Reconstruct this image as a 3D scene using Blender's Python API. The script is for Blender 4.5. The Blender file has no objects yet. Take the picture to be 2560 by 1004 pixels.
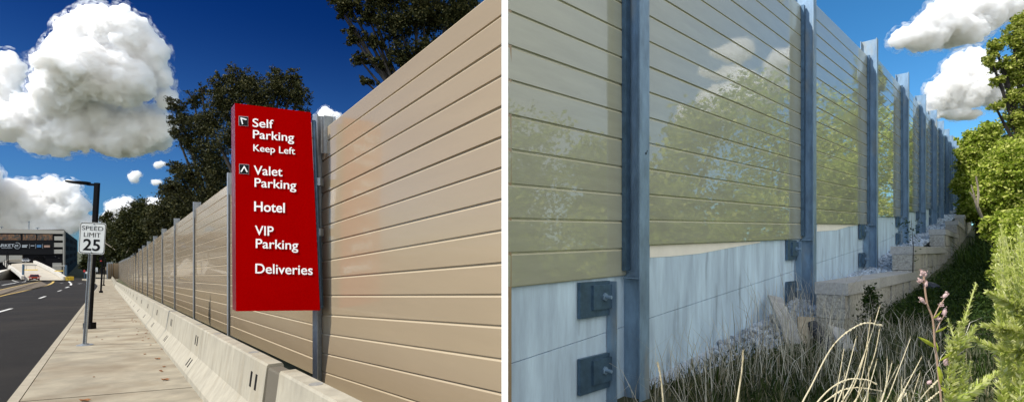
import bpy, bmesh, math, random
import numpy as np
from mathutils import Vector, Matrix, noise as mnoise
random.seed(7)
rng = np.random.default_rng(11)
scene = bpy.context.scene
COL = scene.collection
R = math.radians

# ------------------------------------------------------------------ camera frame
F = 1300.0      # focal length in pixels of the 2560 wide frame
YH = 625.0      # level horizon row
CZ = 1.69       # eye height
def P(x, y, Y):
    return Vector(((x-1280)/F*Y, Y, CZ+(YH-y)/F*Y))
def zA(Y):      # street side terrain, falling away from the camera
    if Y <= 80: return -.05*Y
    if Y <= 118: return -4.0-(Y-80)*(1.25/38)
    if Y <= 165: return -5.25-(Y-118)*(1.75/47)
    return -7.0-min(Y-165, 200)*.001
def gA(x, y, dz=0.0):   # pixel -> street side ground
    lo, hi = 1.5, 400.0
    for _ in range(60):
        m = (lo+hi)/2
        if YH-F*(zA(m)+dz-CZ)/m > y: lo = m
        else: hi = m
    p = P(x, y, lo); p.z = zA(lo)+dz
    return p
KA = .781       # wall A: X = c - KA*Y
NA = Vector((-1, -KA, 0)).normalized(); UA = Vector((-KA, 1, 0)).normalized()
def pA(c, Y, dz=0.0): return Vector((c-KA*Y, Y, zA(Y)+dz))
CW = 3.558      # wall A offset
CB = Vector((-.03, 4.68, 0))
UB = Vector((1.0154, 1, 0)).normalized(); NB = Vector((UB.y, -UB.x, 0))
def zB(X, Y): return .09*min(max(0, Y-6), 50)

# ------------------------------------------------------------------ materials
def mat(name, base=(.5,.5,.5), rough=.6, metal=0.0, var=0.0, scale=3.0, bump=0.0, bscale=30.0, stretch=(1,1,1),
        spec=.5, rotz=0.0, col2=None, island=0.0, coat=0.0, detail=6.0, spots=None, bdist=.01, ior=1.5):
    m = bpy.data.materials.new(name); m.use_nodes = True
    nt = m.node_tree; N = nt.nodes; L = nt.links
    b = N['Principled BSDF']
    b.inputs['Roughness'].default_value = rough; b.inputs['Metallic'].default_value = metal
    b.inputs['Specular IOR Level'].default_value = spec
    b.inputs['Coat Weight'].default_value = coat; b.inputs['Coat Roughness'].default_value = .02; b.inputs['Coat IOR'].default_value = ior
    b.inputs['Base Color'].default_value = (*base, 1)
    tc = N.new('ShaderNodeTexCoord'); mp = N.new('ShaderNodeMapping')
    mp.inputs['Rotation'].default_value = (0, 0, -rotz); mp.vector_type = 'POINT'
    sc = N.new('ShaderNodeMapping'); sc.inputs['Scale'].default_value = stretch
    L.new(tc.outputs['Object'], mp.inputs['Vector']); L.new(mp.outputs[0], sc.inputs['Vector'])
    out = None
    if var > 0 or col2:
        n = N.new('ShaderNodeTexNoise'); n.inputs['Scale'].default_value = scale; n.inputs['Detail'].default_value = detail
        n.inputs['Roughness'].default_value = .65
        L.new(sc.outputs[0], n.inputs['Vector'])
        r = N.new('ShaderNodeValToRGB'); r.color_ramp.elements[0].position = .3; r.color_ramp.elements[1].position = .7
        c1 = tuple(x*(1-var) for x in base); c2 = col2 or tuple(min(1, x*(1+var)) for x in base)
        r.color_ramp.elements[0].color = (*c1, 1); r.color_ramp.elements[1].color = (*c2, 1)
        L.new(n.outputs['Fac'], r.inputs['Fac']); out = r.outputs['Color']
    if spots:
        scol, sscale, lo, hi = spots
        n = N.new('ShaderNodeTexNoise'); n.inputs['Scale'].default_value = sscale; n.inputs['Detail'].default_value = 8
        L.new(sc.outputs[0], n.inputs['Vector'])
        rr = N.new('ShaderNodeMapRange'); rr.inputs[1].default_value = lo; rr.inputs[2].default_value = hi
        L.new(n.outputs['Fac'], rr.inputs[0])
        mx = N.new('ShaderNodeMix'); mx.data_type = 'RGBA'
        L.new(rr.outputs[0], mx.inputs[0])
        if out: L.new(out, mx.inputs[6])
        else: mx.inputs[6].default_value = (*base, 1)
        mx.inputs[7].default_value = (*scol, 1); out = mx.outputs[2]
    if island > 0:
        g = N.new('ShaderNodeNewGeometry'); mr = N.new('ShaderNodeMapRange')
        mr.inputs[3].default_value = 1-island; mr.inputs[4].default_value = 1+island
        L.new(g.outputs['Random Per Island'], mr.inputs[0])
        mx = N.new('ShaderNodeVectorMath'); mx.operation = 'SCALE'
        if out: L.new(out, mx.inputs[0])
        else: mx.inputs[0].default_value = base
        L.new(mr.outputs[0], mx.inputs['Scale']); out = mx.outputs[0]
    if out: L.new(out, b.inputs['Base Color'])
    if bump > 0:
        n = N.new('ShaderNodeTexNoise'); n.inputs['Scale'].default_value = bscale; n.inputs['Detail'].default_value = 5
        L.new(sc.outputs[0], n.inputs['Vector'])
        bp = N.new('ShaderNodeBump'); bp.inputs['Strength'].default_value = bump; bp.inputs['Distance'].default_value = bdist
        L.new(n.outputs['Fac'], bp.inputs['Height']); L.new(bp.outputs[0], b.inputs['Normal'])
    return m

def leafmat(name, cols, trans=.35, rough=.6, spec=.12):
    m = bpy.data.materials.new(name); m.use_nodes = True
    nt = m.node_tree; N = nt.nodes; L = nt.links
    b = N['Principled BSDF']; b.inputs['Roughness'].default_value = rough; b.inputs['Specular IOR Level'].default_value = spec
    g = N.new('ShaderNodeNewGeometry'); r = N.new('ShaderNodeValToRGB')
    els = r.color_ramp.elements
    for i, c in enumerate(cols):
        e = els[i] if i < 2 else els.new(i/(len(cols)-1))
        e.position = i/(len(cols)-1); e.color = (*c, 1)
    L.new(g.outputs['Random Per Island'], r.inputs['Fac']); L.new(r.outputs[0], b.inputs['Base Color'])
    t = N.new('ShaderNodeBsdfTranslucent'); L.new(r.outputs[0], t.inputs['Color'])
    mx = N.new('ShaderNodeMixShader'); mx.inputs[0].default_value = trans
    L.new(b.outputs[0], mx.inputs[1]); L.new(t.outputs[0], mx.inputs[2])
    L.new(mx.outputs[0], N['Material Output'].inputs['Surface'])
    return m

ANG_A = math.atan2(UA.y, UA.x); ANG_B = math.atan2(UB.y, UB.x)
M = {}
M['panel_tan'] = mat('panel_tan', (0.3089, 0.2387, 0.1544), .2, var=.05, scale=1.2, bump=.25, bscale=1.1, stretch=(.25,1,1.6), rotz=ANG_A, spec=.4, bdist=.05, coat=.3, ior=1.5)
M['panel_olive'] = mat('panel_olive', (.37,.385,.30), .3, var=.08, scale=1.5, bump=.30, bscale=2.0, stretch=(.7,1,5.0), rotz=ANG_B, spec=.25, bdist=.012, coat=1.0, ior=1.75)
M['tan_edge'] = mat('tan_board_edge', (0.3767, 0.3050, 0.2063), .6, spec=.2)
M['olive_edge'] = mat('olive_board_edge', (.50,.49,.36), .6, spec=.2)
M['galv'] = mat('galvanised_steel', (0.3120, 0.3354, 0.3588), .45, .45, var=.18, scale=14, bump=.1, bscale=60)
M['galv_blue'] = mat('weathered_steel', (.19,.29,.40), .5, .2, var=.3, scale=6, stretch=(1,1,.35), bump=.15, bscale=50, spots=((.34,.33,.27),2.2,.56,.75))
M['dark_steel'] = mat('dark_steel', (.07,.13,.20), .45, .4, var=.3, scale=9, bump=.1, bscale=60)
M['concrete'] = mat('barrier_concrete', (0.3120, 0.2808, 0.2145), .85, var=.2, scale=5, bump=.3, bscale=40, stretch=(1,1,.35), spots=((0.211,0.172,0.109),2.6,.55,.85))
M['walk'] = mat('sidewalk_concrete', (0.2829, 0.2466, 0.1777), .85, var=.30, scale=1.6, bump=.25, bscale=60, island=.07, spots=((0.187,0.144,0.090),1.1,.44,.72))
M['kerb'] = mat('kerb_concrete', (0.3047, 0.2684, 0.1995), .85, var=.12, scale=6, bump=.2, bscale=50, island=.05)
M['joint'] = mat('joint_and_gap_shade', (.10,.085,.06), .9)
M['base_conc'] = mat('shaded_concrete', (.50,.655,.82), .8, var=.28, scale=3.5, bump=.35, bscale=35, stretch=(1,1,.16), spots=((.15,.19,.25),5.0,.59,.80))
M['sun_strip'] = mat('sun_strip_paint', (.90,.88,.80), .8, var=.05, scale=4, bump=.2, bscale=40)
M['asphalt'] = mat('asphalt', (0.0119, 0.0103, 0.0089), .9, spec=.2, var=.25, scale=1.2, bump=.4, bscale=180, spots=((.028,.023,.018),.25,.5,.75))
M['apron'] = mat('apron_concrete', (0.4836, 0.4524, 0.3900), .85, var=.1, scale=.4)
M['ramp'] = mat('ramp_concrete', (0.3900, 0.3510, 0.2808), .85, var=.14, scale=.3)
M['median'] = mat('median_paint', (0.1092, 0.0819, 0.0507), .85, var=.2, scale=1.0)
M['yellow_line'] = mat('yellow_line', (0.4836, 0.3276, 0.0780), .7, var=.15, scale=3)
M['white_line'] = mat('white_line', (0.6084, 0.6006, 0.5616), .7, var=.08, scale=3)
M['red'] = mat('red_paint', (0.3135, 0.0002, 0.0004), .8, var=.05, scale=1.5, spec=.0)
M['red_side'] = mat('red_edge_paint', (0.1326, 0.0047, 0.0109), .35, spec=.5)
M['white'] = mat('white_letters', (.92,.92,.90), .5)
M['black'] = mat('black_enamel', (.006,.006,.007), .6, spec=.08)
M['added_board_white'] = mat('added_board_paint', (.93,.93,.92), .5, var=.02, scale=2)
M['sign_white'] = mat('reflective_white', (0.5920, 0.6010, 0.5741), .4, var=.03, scale=30)
M['black_metal'] = mat('black_metal', (.006,.006,.007), .6, spec=.05, var=.2, scale=8)
M['lens'] = mat('lamp_lens', (.35,.35,.33), .3)
M['ground'] = mat('soil_and_grass', (.055,.06,.025), .95, var=.4, scale=.8, bump=.4, bscale=8)
M['litter'] = mat('dry_soil', (.07,.06,.035), .95, var=.4, scale=3)
M['block'] = mat('split_block', (0.3920, 0.3760, 0.3360), .9, var=.4, scale=18, bump=.9, bscale=26, bdist=.03, island=.12)
M['cap'] = mat('cap_block', (0.4050, 0.3982, 0.3847), .9, var=.22, scale=20, bump=.5, bscale=50, island=.08)
M['stone'] = mat('gravel_stone', (.40,.46,.53), .85, var=.25, scale=20, island=.35)
M['wood'] = mat('weathered_wood', (.36,.36,.35), .85, var=.25, scale=8, stretch=(1,1,.2), bump=.3, bscale=20)
M['wood_tan'] = mat('tan_wood', (.34,.29,.21), .85, var=.2, scale=8, bump=.2, bscale=20)
M['pipe'] = mat('black_pipe', (.02,.024,.032), .4)
M['bark'] = mat('dark_bark', (.022,.018,.014), .95, var=.3, scale=5)
M['bark_pale'] = mat('pale_bark', (.24,.20,.15), .9, var=.3, scale=5)
M['leaf_dark'] = leafmat('dark_leaves', [(.010,.015,.005),(.026,.031,.010),(.052,.054,.018),(.12,.11,.04)], .2)
M['leaf_mid'] = leafmat('olive_leaves', [(.012,.018,.006),(.022,.030,.009),(.042,.046,.012),(.07,.07,.02)], .2)
M['leaf_lime'] = leafmat('lime_leaves', [(.07,.11,.012),(.28,.38,.04),(.50,.57,.09),(.74,.74,.26)], .5)
M['leaf_green'] = leafmat('green_leaves', [(.06,.09,.012),(.22,.28,.03),(.44,.48,.08),(.66,.66,.22)], .5)
M['leaf_bright'] = leafmat('bright_leaves', [(.42,.50,.10),(.55,.60,.16),(.66,.68,.28),(.74,.74,.42)], .45)
M['leaf_weed'] = leafmat('weed_leaves', [(.012,.028,.008),(.022,.045,.010),(.035,.065,.007),(.06,.09,.02)], .3)
M['straw'] = leafmat('dry_straw', [(.12,.10,.06),(.25,.215,.14),(.40,.35,.24),(.56,.51,.38)], .2)
M['pale_straw'] = leafmat('pale_straw', [(.62,.54,.36),(.72,.64,.44),(.78,.71,.52)], .25)
M['stem'] = mat('reddish_stem', (.34,.22,.15), .6)
M['yellow_leaf'] = leafmat('yellow_green_leaf', [(.36,.42,.04),(.45,.48,.06)], .45)
M['pink'] = leafmat('pink_flower', [(.60,.42,.40),(.70,.52,.48)], .3)
M['fallen'] = leafmat('fallen_leaf', [(.22,.08,.03),(.28,.13,.05)], .1)
M['b_light'] = mat('garage_panel', (0.2652, 0.2574, 0.2262), .8, var=.06, scale=.2)
M['b_top'] = mat('garage_parapet', (0.2808, 0.2691, 0.2340), .8, var=.05, scale=.2)
M['b_dark'] = mat('garage_interior', (.006,.006,.007), .9, spec=.05)
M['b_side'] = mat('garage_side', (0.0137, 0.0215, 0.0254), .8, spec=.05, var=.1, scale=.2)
M['banner'] = mat('banner_black', (.006,.006,.007), .6, spec=.05)
M['food'] = mat('banner_food_picture', (0.1248, 0.0234, 0.0094), .7, var=.9, scale=.9, col2=(.20,.09,.025), spots=((.012,.015,.012),1.6,.5,.6))
M['logo_blue'] = mat('logo_blue', (0.0624, 0.1950, 0.3900), .6)
M['logo_pale'] = mat('logo_pale', (0.3900, 0.4290, 0.4680), .6)
M['logo_tan'] = mat('logo_tan', (0.2730, 0.1716, 0.1248), .6)
M['car_red'] = mat('car_red', (0.3120, 0.0429, 0.0156), .25, coat=.6)
M['car_white'] = mat('car_silver', (0.4680, 0.4836, 0.4992), .25, coat=.6)
M['glass'] = mat('dark_glass', (.02,.025,.03), .08)
M['tyre'] = mat('tyre_rubber', (.015,.015,.015), .9)
M['headlight'] = mat('headlight_lens', (.8,.8,.78), .15)
M['yellow'] = mat('yellow_plastic', (.75,.50,.03), .6)
M['redlight'] = mat('red_lens', (.5,.03,.02), .4)

# ------------------------------------------------------------------ mesh helpers
class MB:
    def __init__(s): s.v = []; s.f = []; s.mi = []
    def add(s, vs, fs, mi=0):
        o = len(s.v); s.v += [tuple(x) for x in vs]
        for f in fs: s.f.append([o+i for i in f]); s.mi.append(mi)
    def prism(s, poly, vec, mi=0):       # polygon extruded along vec
        n = len(poly); vec = Vector(vec)
        vs = [Vector(p) for p in poly]+[Vector(p)+vec for p in poly]
        fs = [list(range(n))[::-1], list(range(n, 2*n))]+[[i, (i+1) % n, n+(i+1) % n, n+i] for i in range(n)]
        s.add(vs, fs, mi)
    def box(s, c, u, v, w, mi=0):        # centre and three half vectors
        c, u, v, w = Vector(c), Vector(u), Vector(v), Vector(w)
        s.prism([c-u-v-w, c+u-v-w, c+u+v-w, c-u+v-w], 2*w, mi)
    def tube(s, pts, rad, n=8, mi=0, cap=True):
        pts = [Vector(p) for p in pts]
        if not hasattr(rad, '__len__'): rad = [rad]*len(pts)
        vs = []; fs = []; up = None
        for i, p in enumerate(pts):
            d = (pts[min(i+1, len(pts)-1)]-pts[max(i-1, 0)])
            d = d.normalized() if d.length > 1e-9 else Vector((0,0,1))
            if up is None: up = d.orthogonal().normalized()
            a = (up-d*up.dot(d)); a = a.normalized() if a.length > 1e-6 else d.orthogonal().normalized()
            up = a; b = d.cross(a)
            for k in range(n):
                t = 2*math.pi*k/n; vs.append(p+(a*math.cos(t)+b*math.sin(t))*rad[i])
        for i in range(len(pts)-1):
            for k in range(n): fs.append([i*n+k, i*n+(k+1) % n, (i+1)*n+(k+1) % n, (i+1)*n+k])
        if cap: fs += [list(range(n))[::-1], [(len(pts)-1)*n+k for k in range(n)]]
        s.add(vs, fs, mi)
    def disc(s, c, r, h, n=20, nrm=Vector((0,0,1)), mi=0):
        a = nrm.orthogonal().normalized(); b = nrm.cross(a)
        s.prism([Vector(c)+(a*math.cos(2*math.pi*k/n)+b*math.sin(2*math.pi*k/n))*r for k in range(n)], nrm*h, mi)
    def leaves(s, pos, size, flat=0.3, aspect=.6, mi=0):
        s.f_np = getattr(s, 'f_np', []); s.f_np.append((np.asarray(pos), size, flat, aspect))
    def build(s, name, m, parent=None, smooth=False):
        off = Vector((0,0,0))
        q = parent
        while q is not None: off += q.location; q = q.parent
        me = bpy.data.meshes.new(name)
        V = np.array(s.v, dtype=np.float64).reshape(-1, 3)
        if hasattr(s, 'f_np'):
            A = [V]; nb = len(V); fl = []
            for pos, size, flat, asp in s.f_np:
                n = len(pos)
                sz = size*rng.uniform(.6, 1.35, (n, 1))
                nr = rng.normal(size=(n, 3)); nr[:, 2] = nr[:, 2]*(1-flat)+np.sign(nr[:, 2])*flat*1.5
                nr /= np.linalg.norm(nr, axis=1, keepdims=True)
                t = rng.normal(size=(n, 3)); t -= nr*(t*nr).sum(1, keepdims=True); t /= np.linalg.norm(t, axis=1, keepdims=True)
                b = np.cross(nr, t)
                q4 = np.stack([pos-t*sz*.5, pos-b*sz*asp*.5+nr*sz*.06, pos+t*sz*.5, pos+b*sz*asp*.5+nr*sz*.06], 1).reshape(-1, 3)
                A.append(q4); fl.append(np.arange(n*4)+nb); nb += n*4
            V = np.concatenate(A); q = np.concatenate(fl)
            loops = np.concatenate([np.array([i for f in s.f for i in f], dtype=np.int64), q])
            lens = np.concatenate([np.array([len(f) for f in s.f], dtype=np.int64), np.full(len(q)//4, 4)])
            mi = np.concatenate([np.array(s.mi, dtype=np.int64), np.zeros(len(q)//4, dtype=np.int64)])
        else:
            loops = np.array([i for f in s.f for i in f], dtype=np.int64); lens = np.array([len(f) for f in s.f], dtype=np.int64)
            mi = np.array(s.mi)
        V = V-np.array(off)
        me.vertices.add(len(V)); me.vertices.foreach_set('co', V.astype(np.float32).ravel())
        me.loops.add(len(loops)); me.loops.foreach_set('vertex_index', loops.astype(np.int32))
        me.polygons.add(len(lens)); st = np.concatenate([[0], np.cumsum(lens)[:-1]])
        me.polygons.foreach_set('loop_start', st.astype(np.int32)); me.polygons.foreach_set('loop_total', lens.astype(np.int32))
        me.polygons.foreach_set('material_index', mi.astype(np.int32))
        me.polygons.foreach_set('use_smooth', np.full(len(lens), bool(smooth)))
        me.update(calc_edges=True); me.validate()
        for mm in (m if isinstance(m, (list, tuple)) else [m]): me.materials.append(mm)
        o = bpy.data.objects.new(name, me); COL.objects.link(o)
        if parent is not None: o.parent = parent
        return o
def tag(o, label=None, cat=None, group=None, kind=None):
    if label: o['label'] = label
    if cat: o['category'] = cat
    if group: o['group'] = group
    if kind: o['kind'] = kind
    return o
def thing(name, label, cat, loc, group=None):
    o = bpy.data.objects.new(name, None); COL.objects.link(o); o.location = loc; o.empty_display_size = .2
    return tag(o, label, cat, group)
def copy_thing(o, shift, label):
    def rec(q, par):
        c = q.copy(); COL.objects.link(c)
        if par is not None: c.parent = par
        for k in list(q.children): rec(k, c)
        return c
    c = rec(o, None); c.location = o.location+Vector(shift); c['label'] = label
    return c
def outline(pts, n):     # catmull-rom through pixel points
    out = []
    for i in range(len(pts)-1):
        p0, p1, p2, p3 = pts[max(i-1,0)], pts[i], pts[i+1], pts[min(i+2, len(pts)-1)]
        for k in range(n):
            t = k/n; out.append(tuple(.5*((2*b)+(c-a)*t+(2*a-5*b+4*c-d)*t*t+(3*b-a-3*c+d)*t**3) for a, b, c, d in zip(p0,p1,p2,p3)))
    out.append(tuple(pts[-1])); return out
def text_mesh(txt, bold=0.0, ext=.01, spacing=1.0):
    cu = bpy.data.curves.new('t', 'FONT'); cu.body = txt; cu.size = 1; cu.offset = bold; cu.extrude = ext; cu.space_character = spacing
    cu.resolution_u = 6
    o = bpy.data.objects.new('t', cu); COL.objects.link(o)
    dg = bpy.context.evaluated_depsgraph_get(); me = bpy.data.meshes.new_from_object(o.evaluated_get(dg))
    v = [tuple(x.co) for x in me.vertices]; f = [list(p.vertices) for p in me.polygons]
    bpy.data.objects.remove(o); bpy.data.curves.remove(cu); bpy.data.meshes.remove(me)
    return v, f
_cv, _ = text_mesh('H'); CAP = max(v[1] for v in _cv)
def put_text(mb, txt, bl, br, cap, Y, depth=.006, bold=.012, mapper=None, spacing=1.0, upv=(0, -1)):
    v, f = text_mesh(txt, bold, .01, spacing)
    x0 = min(a[0] for a in v); x1 = max(a[0] for a in v); out = []
    for a in v:
        u = (a[0]-x0)/(x1-x0); w = a[1]/CAP*cap
        px = bl[0]+(br[0]-bl[0])*u+upv[0]*w; py = bl[1]+(br[1]-bl[1])*u+upv[1]*w
        q = P(px, py, Y) if mapper is None else mapper(px, py)
        q.y -= (a[2]+.01)/.02*depth
        out.append(q)
    mb.add(out, f)

# ------------------------------------------------------------------ boards of the sound wall
def boards(mb, a, b, z0, z1, n, th=.09, gw=.016, gd=.018):
    """a,b: ground points of the two ends; z0,z1: heights of the board edges at each end, bottom to top"""
    prof = []; lip = []
    for i in range(len(z0)-1):
        j0, j1 = random.uniform(-.004,.004), random.uniform(-.004,.004)
        for fr, dz, d, lp in ((0, 0, -gd, 0), (0, gw*.5, -gd, 0), (0, gw*.5+.003, j0, 0), (1, -gw*.5-.016, j1, 1), (1, -gw*.5-.005, -.006+j1, 1), (1, -gw*.5, -gd, 0), (1, 0, -gd, 0)):
            k = i+fr; prof.append((z0[k]+dz, z1[k]+dz, d)); lip.append(lp)
    vs = []; tw = random.uniform(-.003,.003)
    for p, q, d in prof:
        vs.append(Vector((a.x, a.y, p))+n*d); vs.append(Vector((b.x, b.y, q))+n*(d+tw*(1 if d > -.01 else 0)))
    fs = [[2*i, 2*i+1, 2*i+3, 2*i+2] for i in range(len(prof)-1)]
    nl = len(fs)
    m = len(vs)
    vs += [Vector((a.x,a.y,z0[0]))-n*th, Vector((b.x,b.y,z1[0]))-n*th, Vector((a.x,a.y,z0[-1]))-n*th, Vector((b.x,b.y,z1[-1]))-n*th]
    k = m-2
    fs += [[m, m+2, m+3, m+1], [0, m, m+1, 1], [k, k+1, m+3, m+2]]
    fs += [[2*i for i in range(len(prof))][::-1]+[m, m+2][::1], [2*i+1 for i in range(len(prof))]+[m+3, m+1]]
    mb.add(vs, [f for f, l in zip(fs[:nl], lip) if not l]+fs[nl:], 0); mb.add(vs, [f for f, l in zip(fs[:nl], lip) if l], 1)
def hbeam(mb, base, z0, z1, u, n, w=.30, front=.10, back=-.20, t=.016):
    c = Vector((base.x, base.y, 0)); Z = Vector((0,0,1))
    def plate(s0, s1, d0, d1, za, zb):
        mb.prism([c+u*s0+n*d0+Z*za, c+u*s1+n*d0+Z*za, c+u*s1+n*d1+Z*za, c+u*s0+n*d1+Z*za], Z*(zb-za))
    plate(-w/2, w/2, front-t, front, z0, z1); plate(-w/2, w/2, back, back+t, z0, z1)
    plate(-t/2, t/2, back+t, front-t, z0, z1)

# ================================================================== STREET SIDE WALL
wallA = thing('sound_wall', 'sunlit tan horizontal board sound wall with steel posts beside the sidewalk', 'wall', (CW-KA*8.41, 8.41, zA(8.41)))
YP = [8.60]+[14.95+5.85*k for k in range(23)]
def topA(Y): return zA(Y)+4.36
# nearest bay: board edges measured at both ends
Lp = [975,927,881,832,785,738,695,652,608,566,525,485,444,404,363,326]
Rp = [1160,1072,983,898,815,736,656,574,496,417,340,263,185,108,34,-42]
a = pA(CW, 8.41); b = pA(CW, 4.70)
fl = lambda y, x: CZ+(YH-y)/F*(CW/( (x-1280)/F+KA ))
z0 = [fl(y, 804) for y in Lp]; z1 = [fl(y, 1259) for y in Rp]
mb = MB(); a2 = a+NA*0; ya = CW/((804-1280)/F+KA); yb = CW/((1259-1280)/F+KA)
boards(mb, pA(CW, ya), pA(CW, yb), z0, z1, NA); mb.build('wall_panel', [M['panel_tan'], M['tan_edge']], wallA)
for i in range(len(YP)-1):
    ya, yb = YP[i+1]-.06, YP[i]+.06
    H = 4.36; nb = 15
    e = [k*H/nb for k in range(nb+1)]
    mb = MB(); boards(mb, pA(CW, ya), pA(CW, yb), [zA(ya)+k for k in e], [zA(yb)+k for k in e], NA)
    mb.build('wall_panel', [M['panel_tan'], M['tan_edge']], wallA)
for i, Y in enumerate(YP):
    mb = MB(); zt = topA(Y)+.30
    if i == 0: zt = CZ+(YH-283)/F*8.41
    hbeam(mb, pA(CW, Y), zA(Y)-.2, zt, UA, NA, w=.24 if i == 0 else .17, front=.10 if i == 0 else .055)
    if i < 8:      # short guide angles standing above the panel
        c = pA(CW, Y)
        for s in (.16, .30):
            q = c+UA*(-s)-NA*.02; zt2 = zt-.02-.12*s
            mb.box((q.x, q.y, zt2-.3), UA*.008, NA*.07, (0,0,.3))
            q = c+UA*(-s+.02)-NA*.09; mb.box((q.x, q.y, zt2-.3), UA*.03, NA*.008, (0,0,.3))
    mb.build('post', M['galv'], wallA)
# the far bend of the wall
bend = MB()
Ye = YP[-1]; pe = pA(CW, Ye)
pts = [pe, P(284, 0, 143), P(268, 0, 140)]
for k in range(2):
    mb = MB(); q0, q1 = pts[k+1].copy(), pts[k].copy()
    n = Vector((q1.y-q0.y, -(q1.x-q0.x), 0)).normalized()
    n = n if n.y < 0 else -n
    e = [j*4.3/15 for j in range(16)]; zz = zA(143)
    boards(mb, q0, q1, [zz+j for j in e], [zz+j for j in e], n)
    mb.build('wall_panel', [M['panel_tan'], M['tan_edge']], wallA)
    for s in (0, .33, .66, 1):
        if k == 1 and s == 1: continue
        mb = MB(); c = q0.lerp(q1, s); hbeam(mb, c, zz-.2, zz+4.6, (q1-q0).normalized(), n); mb.build('post', M['galv'], wallA)
farw = thing('sound_wall', 'farthest stretch of grey sound wall seen past the lamp posts at the bend', 'wall', P(250, 0, 190))
mb = MB(); q0 = P(228, 0, 196); q1 = P(268, 0, 184); zz = CZ+(YH-693)/F*190; e = [j*3.9/14 for j in range(15)]
n = Vector((q1.y-q0.y, -(q1.x-q0.x), 0)).normalized(); n = n if n.y < 0 else -n
boards(mb, q0, q1, [zz+j for j in e], [zz+j for j in e], n); mb.build('wall_panel', [M['panel_tan'], M['tan_edge']], farw)
for s in (.1, .4, .7, .97):
    mb = MB(); hbeam(mb, q0.lerp(q1, s), zz-.3, zz+4.2, (q1-q0).normalized(), n); mb.build('post', M['galv'], farw)

# made-up white board filling the strip between the walls; also shades near weeds
mb = MB()
pl = [((1254-1280)/F*3.62, 3.62), ((1270-1280)/F*3.30, 3.30), ((1270-1280)/F*4.72, 4.72), ((1254-1280)/F*4.72, 4.72)]
mb.prism([(x, y, -.3) for x, y in pl], (0, 0, 4.75))
tag(mb.build('added_white_board', M['added_board_white']), 'added narrow white upright board filling the gap between the tan wall and the shaded wall', 'added board')

# ================================================================== GROUND
def ground_z(x, y):
    ca = x+KA*y-CW                      # > 0 behind wall A
    s = (Vector((x, y, 0))-CB).dot(NB)  # > 0 on the weedy side of wall B
    za = zA(max(y, 0)); zb = zB(x, y)
    if y < 4.7: w = min(1, max(0, (x+.2)/1.2)); return za*(1-w)+zb*w
    if ca <= 0: return za
    if s >= 0: return zb
    w = ca/(ca-s) if ca-s > 0 else 0
    return za*(1-w)+zb*w
def make_ground():
    xs = [-3000,-1500,-800,-500,-350]+list(range(-260, -60, 8))+[-60+i*2.0 for i in range(25)]+[-10+i*.5 for i in range(60)]+[20+i*2.0 for i in range(31)]+[90,120,160,220,350,600,1200,3000]
    ys = [-60,-30,-15,-8]+[-4+i*.5 for i in range(70)]+[31+i*2.0 for i in range(35)]+list(range(102, 260, 8))+[300,400,600,1000,2000,4000]
    V = []; Fc = []
    for y in ys:
        for x in xs:
            z = ground_z(x, y)
            s = (Vector((x,y,0))-CB).dot(NB)
            if x > .5 and s > .3 and y < 60: z += .07*mnoise.noise(Vector((x*.9, y*.9, 3)))
            V.append((x, y, z-.30 if (x+KA*y-CW < 1.0 and not (x > -.2 and y < 4.7 and x+KA*y > 2.2)) else z))
    nx = len(xs)
    for j in range(len(ys)-1):
        for i in range(nx-1): Fc.append([j*nx+i, j*nx+i+1, (j+1)*nx+i+1, (j+1)*nx+i])
    mb = MB(); mb.add(V, Fc); tag(mb.build('ground', M['ground'], smooth=True), kind='structure')
make_ground()

def strip(c0, c1, Ys, dz, skew=0.0):  # sheet along the street
    mb = MB(); V = []; Fc = []
    for Y in Ys: V += [pA(c0, Y, dz), pA(c1, Y, dz)]
    for i in range(len(Ys)-1): Fc.append([2*i, 2*i+1, 2*i+3, 2*i+2])
    mb.add(V, Fc); return mb
Yr = [-6,0,5,10,20,30,40,50,60,70,80,90,100,110,118,125,135,145,155,165]
def road_pts():
    mb = MB(); V = []; Fc = []
    for Y in Yr: V += [Vector((-330, Y, zA(Y)-.14)), Vector((-1.30-KA*Y, Y, zA(Y)-.14))]
    for i in range(len(Yr)-1): Fc.append([2*i, 2*i+1, 2*i+3, 2*i+2])
    mb.add(V, Fc); return mb
tag(road_pts().build('road', M['asphalt']), kind='structure')
tag(strip(-1.30, 2.4, [-2]+Yr[2:], -.05).build('sidewalk_base', M['joint']), kind='structure')
# sidewalk slabs
mb = MB(); kb = MB()
sk = Vector((1.85, .95)); 
def slab_pt(c, Yc, dz=0.0):   # skewed transverse joint: Yc is the row on c = 0
    dY = (c)*(.95/ (1.85+KA*.95)); return pA(c, Yc+dY, dz)
rows = [3.0+4.4*k-1.0 for k in range(35)]
rows = [r+1.05 for r in rows]
for i in range(len(rows)-1):
    y0, y1 = rows[i]+.018, rows[i+1]-.018
    poly = [slab_pt(-1.165, y0), slab_pt(2.0, y0), slab_pt(2.0, y1), slab_pt(-1.165, y1)]
    mb.prism([p-Vector((0,0,.12)) for p in poly], (0,0,.12))
for i in range(60):
    y0, y1 = 1.5+2.2*i+.006, 1.5+2.2*(i+1)-.006
    if y0 > 105: break
    poly = [pA(-1.34, y0, -.004), pA(-1.185, y0, -.004), pA(-1.185, y1, -.004), pA(-1.34, y1, -.004)]
    kb.prism([p-Vector((0,0,.3)) for p in poly], (0,0,.3))
tag(mb.build('sidewalk', M['walk']), kind='structure')
tag(kb.build('kerb', M['kerb']), kind='structure')
# sidewalk corner turning away at the far end
mb = MB()
cp = [gA(246,713), gA(238,706), gA(222,700.5), gA(205,698.5), gA(205,696.5), gA(262,696.5), gA(300,697.5)]
mb.prism([p-Vector((0,0,.16)) for p in cp], (0,0,.18)); tag(mb.build('far_sidewalk', M['kerb']), kind='structure')

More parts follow.
